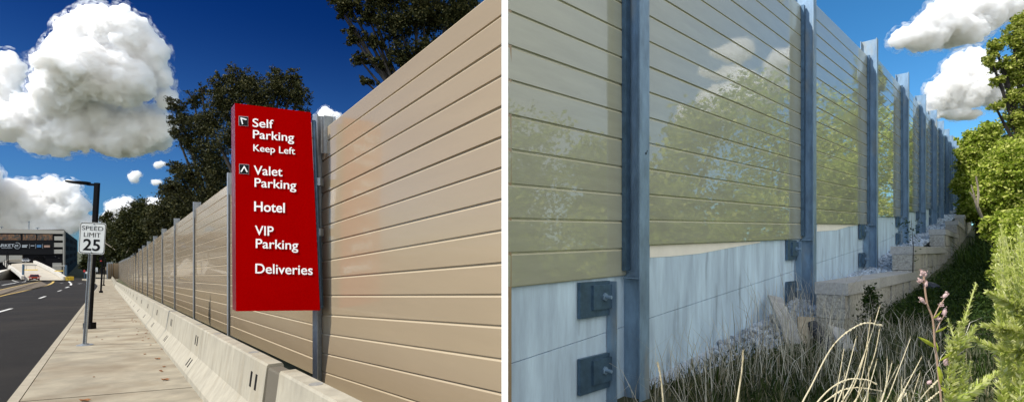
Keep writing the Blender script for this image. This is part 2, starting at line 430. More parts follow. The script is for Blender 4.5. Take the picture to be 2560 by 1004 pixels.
# road markings
def mark(mb, pts, dz=-.135):
    mb.add([gA(x, y, dz) for x, y in pts], [list(range(len(pts)))])
def linemark(mb, pts, w, dz=-.133):
    g = [gA(x, y, dz) for x, y in outline(pts, 6)]
    V = []
    for i, p in enumerate(g):
        d = g[min(i+1, len(g)-1)]-g[max(i-1, 0)]; d.z = 0; d.normalize(); s = Vector((-d.y, d.x, 0))*w
        V += [p-s, p+s]
    mb.add(V, [[2*i, 2*i+1, 2*i+3, 2*i+2] for i in range(len(g)-1)])
mb = MB(); mark(mb, [(-60,738),(0,724),(60,710.5),(104,701.5),(134,702.5),(121,711),(60,726),(0,739),(-60,755)], -.136)
tag(mb.build('median', M['median']), kind='structure')
mb = MB(); linemark(mb, [(-60,738),(0,724),(60,710.5),(104,701.5)], .2); linemark(mb, [(-60,755),(0,739),(60,726),(121,711),(134,702.5)], .2)
tag(mb.build('yellow_road_lines', M['yellow_line']), kind='structure')
mb = MB()
for p in ([(-14,782),(29,770)], [(98,745),(114,739.5)], [(144,727.5),(154,724.5)], [(164,718.5),(172,716)], [(177,712),(178,708)], [(172,703),(177,707)], [(150,707),(158,707)], [(195,708.5),(205,707.5)], [(5,712),(40,706)]):
    linemark(mb, p, .09 if p[0][1] > 720 else .16)
linemark(mb, [(30,699.5),(47,704.5),(64,702),(60,694)], .10)
tag(mb.build('white_road_lines', M['white_line']), kind='structure')
mb = MB(); mb.prism([gA(-60,706,-.5), gA(0,701,-.5), gA(57,699.5,-.5), P(60,694,135), P(26,675,140), P(0,678,140), P(-60,688,140)], (0,0,.42))
tag(mb.build('concrete_apron', M['apron']), kind='structure')

# ================================================================== CONCRETE BARRIERS
PROF = [(0,0),(0,.085),(.165,.34),(.222,.79),(.236,.81),(.365,.81),(.378,.79),(.435,.34),(.6,.085),(.6,0)]
CBASE = 1.318
NI = -NA
def bpt(Y, p, z): 
    q = pA(CBASE, Y)+NI*p; q.z = zA(Y)+z; return q
STEP = 3.46
def barrier(Y0, Y1, label, first=False):
    t = thing('concrete_barrier', label, 'barrier', pA(CBASE, Y0), 'concrete barrier sections along the sidewalk')
    mb = MB(); n = len(PROF)
    mb.add([bpt(Y0, p, z) for p, z in PROF]+[bpt(Y1, p, z) for p, z in PROF],
           [list(range(n)), list(range(n, 2*n))[::-1]]+[[i, n+i, n+(i+1) % n, (i+1) % n] for i in range(n)])
    mb.build('barrier_body', M['concrete'], t)
    for yy in (Y0+.28, Y0+.46):
        for (pa, za_, pb, zb_) in ((.185,.50,.205,.66), (.045,.155,.125,.275)):
            mb = MB(); q = [bpt(yy-.028, pa, za_), bpt(yy+.028, pa, za_), bpt(yy+.028, pb, zb_), bpt(yy-.028, pb, zb_)]
            o = (NA*1.0+Vector((0,0,.15 if za_ > .4 else .9))).normalized()
            mb.prism([x-o*.03 for x in q], o*.0335); mb.build('lifting_slot', M['black'], t)
    for fr in (.22, .78):
        mb = MB(); yy = Y0+(Y1-Y0)*fr; c = bpt(yy, .30, .8095)
        mb.disc(c, .055, .004, 16); mb.build('grout_plug', M['joint2'], t)
    return t
M['joint2'] = mat('grout', (0.2028, 0.1950, 0.1794), .9, var=.3, scale=20)
ordn = ['nearest','second','third','fourth','fifth','sixth','seventh','eighth','ninth','tenth','eleventh','twelfth']
Yj = 4.91
barrier(1.75, 4.66, 'nearest grey concrete barrier section, cut by the bottom edge below the tan wall')
b1 = barrier(5.03, 5.03+STEP-.012, 'second concrete barrier section from the camera, just past the wide dark gap')
for k in range(1, 40):
    Y = 5.03+k*STEP; sh = pA(CBASE, Y)-b1.location
    lab = f'{ordn[k+1]} concrete barrier section from the camera, in the row along the sidewalk' if k+1 < 12 else \
          'small pale concrete barrier section in the distant run of the row along the sidewalk'
    copy_thing(b1, sh, lab)
mb = MB(); n_ = len(PROF)
ip = [(.3+(p-.3)*.86, max(0, z-.03)) for p, z in PROF]
mb.add([bpt(4.62, p, z) for p, z in ip]+[bpt(5.08, p, z) for p, z in ip], [list(range(n_)), list(range(n_, 2*n_))[::-1]]+[[i, n_+i, n_+(i+1) % n_, (i+1) % n_] for i in range(n_)])
jf = mb.build('joint_and_gap_shade', M['joint'], b1)  # dark block added in the gap; its colour stands for the shade there
fb = thing('concrete_barrier', 'distant pale concrete barrier curving left at the far bend of the sidewalk', 'barrier', P(270, 697, 143), 'concrete barrier sections along the sidewalk')
mb = MB(); pp = [P(300,697.5,146), P(285,696,143), P(268,694,143), P(240,692.5,150)]
for i in range(3):
    q0, q1 = pp[i].copy(), pp[i+1].copy(); mb.prism([q0+Vector((0,-.3,0)), q1+Vector((0,-.3,0)), q1+Vector((0,.3,0)), q0+Vector((0,.3,0))], (0,0,.3))
    mb.prism([q0+Vector((0,-.1,.3)), q1+Vector((0,-.1,.3)), q1+Vector((0,.1,.3)), q0+Vector((0,.1,.3))], (0,0,.6))
mb.build('barrier_body', M['concrete'], fb)

# ================================================================== RED SIGN
YS = 8.16
rs = thing('direction_sign', 'tall red parking direction sign with white lettering on the steel wall post', 'sign', P(700, 776, YS))
mb = MB()
fr = [P(587,258,YS), P(777,281,YS), P(800,775,YS), P(590,777,YS)]
bk = [P(578,270,YS+.27), P(777,281,YS+.05), P(799,775,YS+.05), P(581,772,YS+.27)]
mb.add(fr+bk, [[0,3,2,1],[4,5,6,7],[0,1,5,4],[1,2,6,5],[2,3,7,6]], 0); mb.add([fr[0],fr[3],bk[3],bk[0]], [[0,1,2,3]], 1)
mb.build('sign_board', [M['red'], M['red_side']], rs)
mb = MB()
for tx, bl, br, cap, bo in (('Self',(632,317),(684,321),20.5,.007),('Parking',(633,345.5),(735.5,354),20.5,.007),('Keep Left',(634,377.5),(738,386),16.5,.004),
        ('Valet',(635,436),(706.5,440.5),22,.007),('Parking',(637,466.5),(741,473.5),21.5,.007),('Hotel',(636,527),(712.5,531),23.5,.014),
        ('VIP',(638,586.5),(684.5,589),23,.007),('Parking',(640,619),(746,623.5),22.5,.007),('Deliveries',(639,682),(782,686),23.5,.007)):
    mb = MB(); put_text(mb, tx, bl, br, cap, YS-.002, .008, bo); mb.build('lettering', M['white'], rs)
def quadpx(mb, pts, Y, th): mb.prism([P(x, y, Y) for x, y in pts], (0, -th, 0))
def stroke(mb, a, b, w, Y, th):
    d = Vector((b[0]-a[0], b[1]-a[1])).normalized(); s = Vector((-d.y, d.x))*w/2; a = Vector(a)-d*w*.35; b = Vector(b)
    quadpx(mb, [a-s, b-s, b+s, a+s], Y, th)
for corners, ap, e1, e2 in (([(597.4,290.3),(620.5,292.2),(620.5,315.9),(597.4,313.7)], (602.8,295.2), (616.5,299.3), (606.8,310.5)),
                            ([(598.2,409.7),(622.7,411.3),(622.2,435.5),(598.8,433.6)], (610.8,416.2), (602.8,429.6), (618.4,430.2))):
    cx = sum(c[0] for c in corners)/4; cy = sum(c[1] for c in corners)/4
    mb = MB(); quadpx(mb, corners, YS-.001, .006); tl = mb.build('arrow_tile', M['logo_pale'], rs)
    mb = MB(); quadpx(mb, [(cx+(x-cx)*.93, cy+(y-cy)*.93) for x, y in corners], YS-.005, .005); mb.build('tile_face', M['black'], tl)
    mb = MB(); stroke(mb, ap, e1, 2.9, YS-.010, .004); stroke(mb, ap, e2, 2.9, YS-.0108, .004); mb.build('arrow', M['white'], tl)
for y in (455, 580):
    mb = MB(); q = P(798, y, YS+.14); mb.box(q, (.045,0,0), (0,.08,0), (0,0,.06)); mb.build('bracket', M['galv'], rs)
mb = MB(); mb.prism([P(779,300,YS+.04), P(786,300,YS+.04), P(804,770,YS+.04), P(798,770,YS+.04)], (0,.08,0)); mb.build('mounting_rail', M['dark_steel'], rs)

# ================================================================== SPEED SIGN
def speed_sign(label, base, YQ, quad, plate, full=True):
    t = thing('speed_sign', label, 'road sign', base)
    mb = MB(); cx, cy = sum(q[0] for q in quad)/4, sum(q[1] for q in quad)/4
    def rr(k, r=.10):     # rounded outline in the sign's own frame
        out = []
        for i in range(4):
            c = Vector(quad[i]); pv = Vector(quad[i-1]); nx = Vector(quad[(i+1) % 4]); L_ = (Vector(quad[1])-Vector(quad[0])).length*r
            a = c+(pv-c).normalized()*L_; b = c+(nx-c).normalized()*L_
            for s in range(6):
                u = s/5; q = a*(1-u)**2+c*2*u*(1-u)+b*u*u; out.append((cx+(q.x-cx)*k, cy+(q.y-cy)*k))
        return out
    quadpx(mb, rr(1.0), YQ, .004); pn = mb.build('sign_panel', M['sign_white'], t)
    o1, o2 = rr(.965), rr(.925); mb = MB(); nn = len(o1)
    vs = [P(x, y, YQ-.0055) for x, y in o1]+[P(x, y, YQ-.0055) for x, y in o2]
    mb.add(vs, [[i, (i+1) % nn, nn+(i+1) % nn, nn+i] for i in range(nn)]); mb.build('border', M['black'], pn)
    tl, tr, br, bl = [Vector(q) for q in quad]
    def at(u, v): return tuple(tl*(1-u)*(1-v)+tr*u*(1-v)+br*u*v+bl*(1-u)*v)
    mb = MB(); h = (bl-tl).length; up = (tl-bl).normalized()
    for tx, u0, u1, v, cap, bo in (('SPEED',.085,.90,.25,.128,.0),('LIMIT',.172,.81,.465,.14,.0),('25',.166,.82,.89,.35,.018)):
        mb = MB(); put_text(mb, tx, at(u0, v), at(u1, v), cap*h, YQ-.0055, .001, bo, upv=(up.x, up.y)); mb.build('lettering', M['black'], pn)
    return t, at
t, at = speed_sign('white speed limit 25 sign on a perforated steel post, in front of the lamp post', gA(212,862), 12.70, [(200.5,554),(266,557.5),(260.5,636),(195.5,632)], True)
top, bot = P(232, 560, 12.78), gA(212,862)
mb = MB(); d = top-bot; sx = Vector((1,0,0)); sy = Vector((0,1,0))
mb.box((top+bot)/2+Vector((0,.012,0)), sx*.034, sy*.006, d/2)
for s in (-1,1): mb.box((top+bot)/2+Vector((s*.031,-.008,0)), sx*.005, sy*.022, d/2)
mb.build('post', M['galv'], t)
mb = MB()
for k in range(44):
    q = bot.lerp(top, (k+1)/62); mb.disc(q+Vector((0,.006,0)), .011, .004, 8, Vector((0,-1,0)))
mb.build('post_holes', M['black'], t)
mb = MB(); q = bot.copy(); mb.disc(q, .17, .012, 24); mb.disc(q+Vector((0,0,.012)), .08, .03, 16); mb.build('base_plate', M['galv'], t)
mb = MB()
for u, v in ((.54,.055),(.50,.945)):
    x, y = at(u, v); mb.disc(P(x, y, 12.70-.005), .014, .012, 8, Vector((0,-1,0)))
mb.build('bolt', M['galv'], t)
t, at = speed_sign('tiny distant speed limit sign beyond the lamp posts at the wall bend', gA(237.5,705), 100, [(236.6,667.5),(244.4,667.8),(244.3,678.5),(236.4,678.2)], False)
mb = MB(); mb.tube([gA(237.5,705), P(239.5,670,100.1)], .06, 6); mb.build('post', M['galv'], t)

# ================================================================== LAMP POSTS
base = gA(222.5, 821); Yl = base.y
lamp = thing('lamp_post', 'nearest black lamp post with a flat head reaching left, behind the speed sign', 'lamp post', base, 'black lamp posts along the sidewalk')
topp = P(243, 457, Yl)
mb = MB(); d = topp-base; mb.prism([base+Vector((x, y, 0)) for x, y in ((-.062,-.05),(.062,-.05),(.062,.05),(-.062,.05))], d); mb.build('pole', M['black_metal'], lamp)
mb = MB(); mb.box(base+Vector((.02,0,.10)), (.13,0,0), (0,.11,0), (0,0,.10)); mb.build('base_cover', M['black_metal'], lamp)
mb = MB(); q = P(243,462,Yl); mb.prism([q+Vector((-.08,-.05,-.03)), q+Vector((-.30,-.05,-.02)), q+Vector((-.30,.05,-.02)), q+Vector((-.08,.05,-.03))], (0,0,.07)); mb.build('arm', M['black_metal'], lamp)
mb = MB()
e0, e1 = P(222,459,Yl), P(172,453,Yl)
hw = .17
sec = [(0,.5,.06,.04),(.25,.9,.05,.05),(.5,1,.03,.05),(.95,1,.02,.04),(1,.85,.015,.02)]
vs = []; fs = []
for i, (u, w, zt_, zb_) in enumerate(sec):
    c = e0.lerp(e1, u); vs += [c+Vector((0,-hw*w,-zb_)), c+Vector((0,hw*w,-zb_)), c+Vector((0,hw*w,zt_)), c+Vector((0,-hw*w,zt_))]
for i in range(len(sec)-1):
    for k in range(4): fs.append([4*i+k, 4*i+(k+1) % 4, 4*i+4+(k+1) % 4, 4*i+4+k])
fs += [[0,1,2,3],[4*len(sec)-1-k for k in range(4)]]
mb.add(vs, fs); hd = mb.build('lamp_head', M['black_metal'], lamp)
mb = MB()
for k in range(5):
    c = e0.lerp(e1, .5+.1*k); mb.box(c+Vector((0,0,-.052)), (.018,0,0), (0,.12,0), (0,0,.004))
mb.build('led_lens', M['lens'], hd)
for (x, y, lab) in ((252,731,'second black lamp post along the sidewalk, slimmer, beyond the speed sign'), (259,713.5,'third and small black lamp post, just right of the second one'),
                    (234.5,704,'farthest thin black lamp post half hidden behind the speed sign post')):
    copy_thing(lamp, gA(x, y)-base, lab)

# ================================================================== GARAGE, RAMP, CARS
YG = 165.0
gar = thing('parking_garage', 'dark parking garage with black banner facade and pale parapet across the road', 'building', P(80, 693, YG))
def fac(mb, x0, y0, x1, y1, d=0.0, th=.4, Y=YG):      # frontal box by pixel bounds
    mb.prism([P(x0,y1,Y-d), P(x1,y1,Y-d), P(x1,y0,Y-d), P(x0,y0,Y-d)], (0, th, 0))
mb = MB(); fac(mb, -420, 573, 159, 694, 0, .15); mb.build('wall', M['b_dark'], gar)
mb = MB(); mb.prism([P(-420,570,YG-.5), P(0,571,YG-.5), P(160.3,575,YG-.5), P(159,584,YG-.5), P(0,582,YG-.5), P(-420,581,YG-.5)], (0,.45,0)); mb.build('parapet', M['b_top'], gar)
for x0, y0, x1, y1 in ((135.5,590,158.5,600.3),(134.5,606.2,157.2,617),(133,623,156.2,633.3)):
    mb = MB(); fac(mb, x0, y0, x1, y1, .3, .5); mb.build('spandrel', M['b_light'], gar)
mb = MB(); fac(mb, -420, 637.5, 55, 655.5, .3, .5); mb.build('lower_panel', M['b_light'], gar)
mb = MB(); fac(mb, 131, 656.5, 153.5, 681, .3, .5); mb.build('lower_panel', M['b_light'], gar)
mb = MB(); fac(mb, 157.2, 577, 160.2, 694, .32, .5); mb.build('corner_column', M['b_light'], gar)
# long side receding from the corner
q0 = P(160.3, 694, YG); q0.z = -7.4; zt = P(160,575.5,YG).z
q1 = Vector(((193.6-1280)/F*330, 330, -7.4))
mb = MB(); mb.add([q0, q1, Vector((q1.x,q1.y,zt)), Vector((q0.x,q0.y,zt)), q0+Vector((-3,1,0)), q1+Vector((-3,1,0)), Vector((q1.x-3,q1.y+1,zt)), Vector((q0.x-3,q0.y+1,zt))],
    [[0,1,2,3],[4,7,6,5],[3,2,6,7],[1,5,6,2]]); mb.build('side_wall', M['b_side'], gar)
nv = Vector((q1.y-q0.y, -(q1.x-q0.x), 0)).normalized()
for lev in range(4):
    for (u0, u1) in ((.06,.20),(.27,.48),(.56,.78)):
        mb = MB(); za_ = zt-3.3-lev*3.0; a_, b_ = q0.lerp(q1, u0), q0.lerp(q1, u1)
        mb.prism([Vector((a_.x,a_.y,za_)), Vector((b_.x,b_.y,za_)), Vector((b_.x,b_.y,za_+1.5)), Vector((a_.x,a_.y,za_+1.5))], nv*.05)
        mb.build('window_opening', M['b_dark'], gar)
mb = MB(); fac(mb, -420, 583.5, 134.5, 635.5, .35, .1); ban = mb.build('banner', M['banner'], gar)
for x0, x1 in ((-70,-4),(-1,51),(57,90),(93,131)):
    mb = MB(); fac(mb, x0, 585, x1, 599.5, .40, .05); mb.build('food_picture', M['food'], ban)
mb = MB(); put_text(mb, 'MARKET', (-17,616.5), (36.5,616.5), 7.2, YG-.45, .1, .0); put_text(mb, 'ST.', (38.2,616.2), (48.2,616.2), 5.0, YG-.45, .1, .01)
cc = (43.3, 613.6)
for k in range(40):
    a0, a1 = 2*math.pi*k/48-2.1, 2*math.pi*(k+1)/48-2.1
    quadpx(mb, [(cc[0]+r*math.cos(q), cc[1]+r*math.sin(q)) for r, q in ((7.9,a0),(7.9,a1),(7.2,a1),(7.2,a0))], YG-.45, .05)
for k in range(12):
    quadpx(mb, [(4+k*2.3,618.6),(5.2+k*2.3,618.6),(5.2+k*2.3,620),(4+k*2.3,620)], YG-.45, .05)
mb.build('lettering', M['logo_pale'], ban)
mb = MB()
for k in range(7):
    quadpx(mb, [(55.5+k*2.0,611.5),(57+k*2.0,611.5),(57+k*2.0,613.6),(55.5+k*2.0,613.6)], YG-.45, .05); quadpx(mb, [(55.5+k*1.7,614.6),(56.8+k*1.7,614.6),(56.8+k*1.7,617.8),(55.5+k*1.7,617.8)], YG-.45, .05)
for x in (73.5, 89, 106.5): quadpx(mb, [(x,609.5),(x+.4,609.5),(x+.4,620.5),(x,620.5)], YG-.45, .05)
for k in range(5): quadpx(mb, [(77+k*1.9,612.5),(78.3+k*1.9,612.5),(78.3+k*1.9,614.6),(77+k*1.9,614.6)], YG-.45, .05)
mb.build('shop_marks', M['logo_pale'], ban)
mb = MB()
for k in range(4):
    for r_ in (0,1): quadpx(mb, [(92.5+k*2.8,611.8+r_*3.2),(94.7+k*2.8,611.8+r_*3.2),(94.7+k*2.8,614.3+r_*3.2),(92.5+k*2.8,614.3+r_*3.2)], YG-.45, .05)
mb.build('shop_marks', M['logo_blue'], ban)
mb = MB(); quadpx(mb, [(110.5,612.5),(125,612.5),(125,617.8),(110.5,617.8)], YG-.45, .05); mb.build('shop_marks', M['logo_tan'], ban)
mb = MB()
for x, y in ((94,641),(100,632),(137,640),(146,644)): fac(mb, x, y, x+1.2, y+.5, .3, .2)
mb.build('ceiling_light', M['lens'], gar)
for x, y0, y1, hw_, lab in ((72.5,553.5,575,2.5,'tallest thin light pole on the garage roof'),(94,569,575,4,'short light pole on the garage roof, right of the tall one'),(4,567,572,3,'short light pole on the garage roof at the left edge')):
    t = thing('roof_light', lab, 'light pole', P(x, y1, YG+2), 'light poles on the garage roof')
    mb = MB(); mb.tube([P(x,y1,YG+2), P(x,y0,YG+2)], .09, 6); mb.build('pole', M['dark_steel'], t)
    mb = MB(); mb.box(P(x,y0,YG+2), (hw_/F*YG,0,0), (0,.2,0), (0,0,.06)); mb.build('lamp_head', M['dark_steel'], t)
# ramp
def rp(x, y, Y): return P(x, y, Y)
mb = MB()
Lr = [(60,699.5,122),(52,690,128),(36,676,138),(22,664,148),(30,659,155),(57,656.5,165)]
Rr = [(160,699.5,122),(146,690,128),(122,676,138),(98,664,148),(90,659.5,155),(88,656.5,165)]
vs = []
for l, r in zip(Lr, Rr): vs += [rp(*l), rp(*r)]
mb.add(vs, [[2*i, 2*i+1, 2*i+3, 2*i+2] for i in range(len(Lr)-1)]); tag(mb.build('ramp', M['ramp']), kind='structure')
def lowwall(name, label, pts, h, m, th=.5, cat='wall'):
    mb = MB()
    for i in range(len(pts)-1):
        a, b = P(*pts[i]), P(*pts[i+1]); d = (b-a); d.z = 0; s = Vector((-d.y, d.x, 0)).normalized()*th/2
        mb.prism([a-s, b-s, b+s, a+s], (0,0,h))
    return tag(mb.build(name, m), label, cat)
lowwall('ramp_wall', 'white concrete wall along the right edge of the garage ramp', [(162,700,121),(150,690.5,127),(124,676,137),(100,664,147),(86,658,156)], .85, M['apron'])
lowwall('ramp_wall', 'grey concrete wall along the left edge of the garage ramp', [(57,698,122),(50,690,128),(34,677,138),(18,667,146),(11,661,152),(22,655,160),(57,654,164)], .85, M['apron'])
for pts, h, lab in (([(-20,671,142),(10,670,146),(12,664,152)],1.9,'black railing fence left of the garage ramp'), ([(86,654.5,157),(96,652,158),(108,652,159),(113,655,159)],1.5,'black railing fence right of the ramp mouth')):
    t = thing('railing', lab, 'fence', P(*pts[0]))
    mb = MB(); g = [P(*q) for q in outline(pts, 8)]
    for q in g: mb.tube([q, q+Vector((0,0,h))], .05, 5)
    for z in (.2, h): mb.tube([q+Vector((0,0,z)) for q in g], .05, 5)
    mb.build('bars', M['black_metal'], t)
for x, y0, y1, lab in ((17,629,668,'left of the two dark light poles before the ramp'),(20.5,634,668,'right of the two dark light poles before the ramp')):
    t = thing('light_pole', lab, 'light pole', P(x, y1, 143)); mb = MB(); mb.tube([P(x,y1,143), P(x,y0,143)], .12, 6); mb.build('pole', M['black_metal'], t)
    mb = MB(); mb.box(P(x,y0,143), (.25,0,0), (0,.15,0), (0,0,.07)); mb.build('lamp_head', M['black_metal'], t)
# clearance gantry
def gantry(label, xa, ya, yb, xb, bar, Y):
    t = thing('clearance_gantry', label, 'gantry', P(xa, ya, Y))
    mb = MB(); mb.tube([P(xa,ya,Y), P(xa+1.2 if bar[0] > xa else xa,yb-2,Y)], .22, 8); mb.build('post', M['dark_steel'], t)
    mb = MB(); mb.tube([P(xa,yb,Y), P(xb,yb+.2,Y)], .14, 8); mb.build('beam', M['b_light'], t)
    mb = MB(); mb.box((P(bar[0],bar[2],Y)+P(bar[1],bar[2],Y))/2, ((bar[1]-bar[0])/2/F*Y,0,0), (0,.08,0), (0,0,.1)); mb.build('clearance_bar', M['yellow'], t)
    mb = MB()
    for x in (bar[0]+5, bar[1]-6): mb.tube([P(x,yb,Y), P(x,bar[2],Y)], .03, 5)
    mb.build('hanger', M['b_light'], t)
gantry('clearance gantry with a yellow bar on the left side of the ramp', 57.5, 695, 661.8, 91, (61,94,673.8), 124)
gantry('clearance gantry with a yellow bar on the right side of the ramp', 165, 691, 664, 133, (137,158,676.4), 125)
t = thing('crash_cushion', 'yellow and black striped crash cushion at the end of the ramp wall', 'crash cushion', P(168, 700.5, 119))
mb = MB(); q = P(168,700.5,119); vs = []
mb.prism([q+Vector((x,y,0)) for x, y in ((-.45,0),(.45,0),(.35,1.4),(-.35,1.4))], (0,0,.85)); mb.build('cushion_body', M['yellow'], t)
mb = MB()
for k in range(3):
    x = -.42+k*.3; mb.prism([q+Vector((x,-.004,0)), q+Vector((x+.12,-.004,0)), q+Vector((x+.24,-.004,.84)), q+Vector((x+.12,-.004,.84))], (0,-.01,0))
mb.build('stripes', M['black'], t)

def car(name, label, px, py, Y, m, wpx, suv=True):
    base = P(px, py, Y); t = thing(name, label, 'car', base); W = wpx/F*Y/2; H = W*2*.78; Lc = W*2*2.2
    t.rotation_euler = (0, 0, math.atan2(-base.x, base.y))
    prof = [(0,.28),(0,.50),(.03,.56),(.24,.62),(.36,.97),(.42,1.0),(.82,1.0),(.97,.66),(1,.6),(1,.28)] if suv else [(0,.28),(0,.5),(.04,.58),(.26,.66),(.40,.97),(.48,1.0),(.70,1.0),(.88,.68),(1,.62),(1,.28)]
    def pt(l, h, s): 
        nar = 1 if h < .66 else 1-(h-.66)*.75
        return base+Vector((s*W*nar, l*Lc, h*H))
    n = len(prof); mb = MB()
    mb.add([pt(l,h,-1) for l,h in prof]+[pt(l,h,1) for l,h in prof], [list(range(n)), list(range(n,2*n))[::-1]]+[[i, n+i, n+(i+1)%n, (i+1)%n] for i in range(n)])
    bd = mb.build('body', m, t)
    mb = MB(); q = [pt(.25,.655,-.88), pt(.25,.655,.88), pt(.355,.94,.88), pt(.355,.94,-.88)]; mb.prism([x+Vector((0,-.06,.03)) for x in q], (0,.05,0)); mb.build('windscreen', M['glass'], t)
    for s in (-1,1):
        mb = MB(); q = [pt(.30,.67,s), pt(.90,.67,s), pt(.82,.94,s), pt(.40,.94,s)]; mb.prism([x+Vector((s*.004,0,0)) for x in q], (s*.012,0,0)); mb.build('side_window', M['glass'], t)
        mb = MB(); c = base+Vector((s*W*.72,-.015,H*.49)); mb.box(c, (W*.2,0,0), (0,.02,0), (0,0,H*.05)); mb.build('headlight', M['headlight'], t)
        for l in (.18,.80):
            mb = MB(); mb.disc(base+Vector((s*W*.98,l*Lc,H*.2)), H*.2, .22, 18, Vector((-s,0,0))); w_ = mb.build('wheel', M['tyre'], t)
            mb = MB(); mb.disc(base+Vector((s*W*.985,l*Lc,H*.2)), H*.12, .02, 14, Vector((-s,0,0))); mb.build('rim', M['galv'], w_)
        mb = MB(); mb.box(pt(.28,.66,s)+Vector((s*.12,0,0)), (.13,0,0), (0,.06,0), (0,0,.08)); mb.build('mirror', m, t)
    mb = MB(); mb.box(base+Vector((0,-.015,H*.42)), (W*.45,0,0), (0,.02,0), (0,0,H*.05)); mb.build('grille', M['black'], t)
    mb = MB(); mb.box(base+Vector((0,-.01,H*.26)), (W*.9,0,0), (0,.03,0), (0,0,H*.07)); mb.build('bumper', M['black'], t)
    mb = MB(); mb.box(base+Vector((0,-.045,H*.30)), (W*.2,0,0), (0,.008,0), (0,0,H*.035)); mb.build('number_plate', M['white'], t)
    return t
car('parked_car', 'small orange red car driving off the garage ramp towards the camera', 86, 701.5, 118, M['car_red'], 20)
car('parked_car', 'silver white car up on the garage ramp at the dark entrance', 64, 656.5, 156, M['car_white'], 13.5, False)
for x, y0, y1, lab, m, nm in ((211,699,677,'small red topped road sign beyond the speed sign post','redlight','road_sign'),(216.3,699,681,'small pale road sign right of the red one beyond the road','sign_white','road_sign')):
    t = thing(nm, lab, 'road sign', P(x, y0, 140)); mb = MB(); mb.tube([P(x,y0,140), P(x,y1,140)], .07, 6); mb.build('post', M['dark_steel'], t)
    mb = MB(); mb.disc(P(x,y1,139.9), .32, .05, 8, Vector((0,-1,0))); mb.build('sign_panel', M[m], t)
t = thing('traffic_light', 'black signal box with a red lamp on the second lamp post', 'traffic light', P(252.5, 655, 53.2))
mb = MB(); mb.box(P(252.5,650,53.1), (.12,0,0), (0,.08,0), (0,0,.32)); mb.build('housing', M['black_metal'], t)
mb = MB(); mb.box(P(252.5,651.5,53.0), (.08,0,0), (0,.02,0), (0,0,.04)); mb.build('red_lamp', M['redlight'], t)

# leaves lying on the sidewalk
for x, y, s, lab in ((413,948,.045,'rust brown fallen leaf on the sidewalk by the barrier foot'),(212,1000,.05,'brown fallen leaf at the bottom edge of the sidewalk'),(394,896,.04,'small brown fallen leaf beside the barrier foot')):
    mb = MB(); q = gA(x, y, .012); vs = [q+Vector((s*1.6*math.cos(a)*(1 if k % 2 else .6), s*math.sin(a)*(1 if k % 2 else .6), .01*(k % 3))) for k, a in enumerate([i*math.pi/5 for i in range(10)])]
    mb.prism(vs, (0,0,.002)); tag(mb.build('fallen_leaf', M['fallen']), lab, 'leaf', 'fallen leaves on the sidewalk')
mb = MB()
for k in range(70):
    Y = random.uniform(8, 40); c = random.uniform(-1.0, 1.25) if random.random() < .5 else random.uniform(.95, 1.3)
    q = pA(c, Y, .008); s = random.uniform(.012, .03); mb.disc(q, s, .008, 5)
tag(mb.build('debris', M['fallen']), kind='stuff')

# ================================================================== WEED SIDE WALL
wallB = thing('sound_wall', 'shaded glossy olive sound wall with blue grey posts above the weeds', 'wall', (1.48, 6.17, 0))
def onB(px):      # straight part: pixel column -> wall point
    r = (px-1280)/F; t = (r*CB.y-CB.x)/(1.0154-r); return Vector((CB.x+1.0154*t, CB.y+t, 0))
postpx = [1570, 2007, 2170, 2253, 2299, 2329, 2348, 2363, 2374, 2383, 2390, 2396, 2400, 2404, 2407, 2409.5]
PB = [onB(1570), onB(2007), onB(2170)]
for px in postpx[3:]:
    r = (px-1280)/F; d = Vector((r, 1, 0)); c = PB[-1]; Ls = 5.75
    A_ = d.dot(d); B_ = -2*d.dot(c); C_ = c.dot(c)-Ls*Ls; D = B_*B_-4*A_*C_
    k = (-B_+math.sqrt(max(D, 0)))/(2*A_); PB.append(d*k)
def zpx(y, Y): return CZ+(YH-y)/F*Y
corner = onB(1270.5)
ends = [corner]+PB
# panel bottoms in pixels at the left and right of every bay
bot = [(719,688),(615,597),(558,561),(539,543),(527,530.5),(520,523),(514,516),(509,511),(506,507),(503,504),(501,502),(499.5,500),(498,498.5),(497,497),(496,496),(495,495)]
topB = []
for i in range(len(PB)):
    p0, p1 = ends[i], ends[i+1]; u = (p1-p0).normalized(); n = Vector((u.y, -u.x, 0))
    a, b = p0+u*(.0 if i == 0 else .03), p1-u*.03
    zl, zr = zpx(bot[i][0], a.y), zpx(bot[i][1], b.y)
    nb = 15; H = 4.68 if i < 3 else 4.7
    mb = MB(); e = [k*H/nb for k in range(nb+1)]
    boards(mb, a, b, [zl+k for k in e], [zr+k for k in e], n, gw=.014)
    mb.build('wall_panel', [M['panel_olive'], M['olive_edge']], wallB)
    topB.append(zr+H)
gz = {}
def bedz(i):      # gravel level at each post
    return [.06,.68,1.22,1.93][i] if i < 4 else zpx([0,0,0,0,583,560,545,535,527,521,516,512,508,505,502,500][i], PB[i].y)
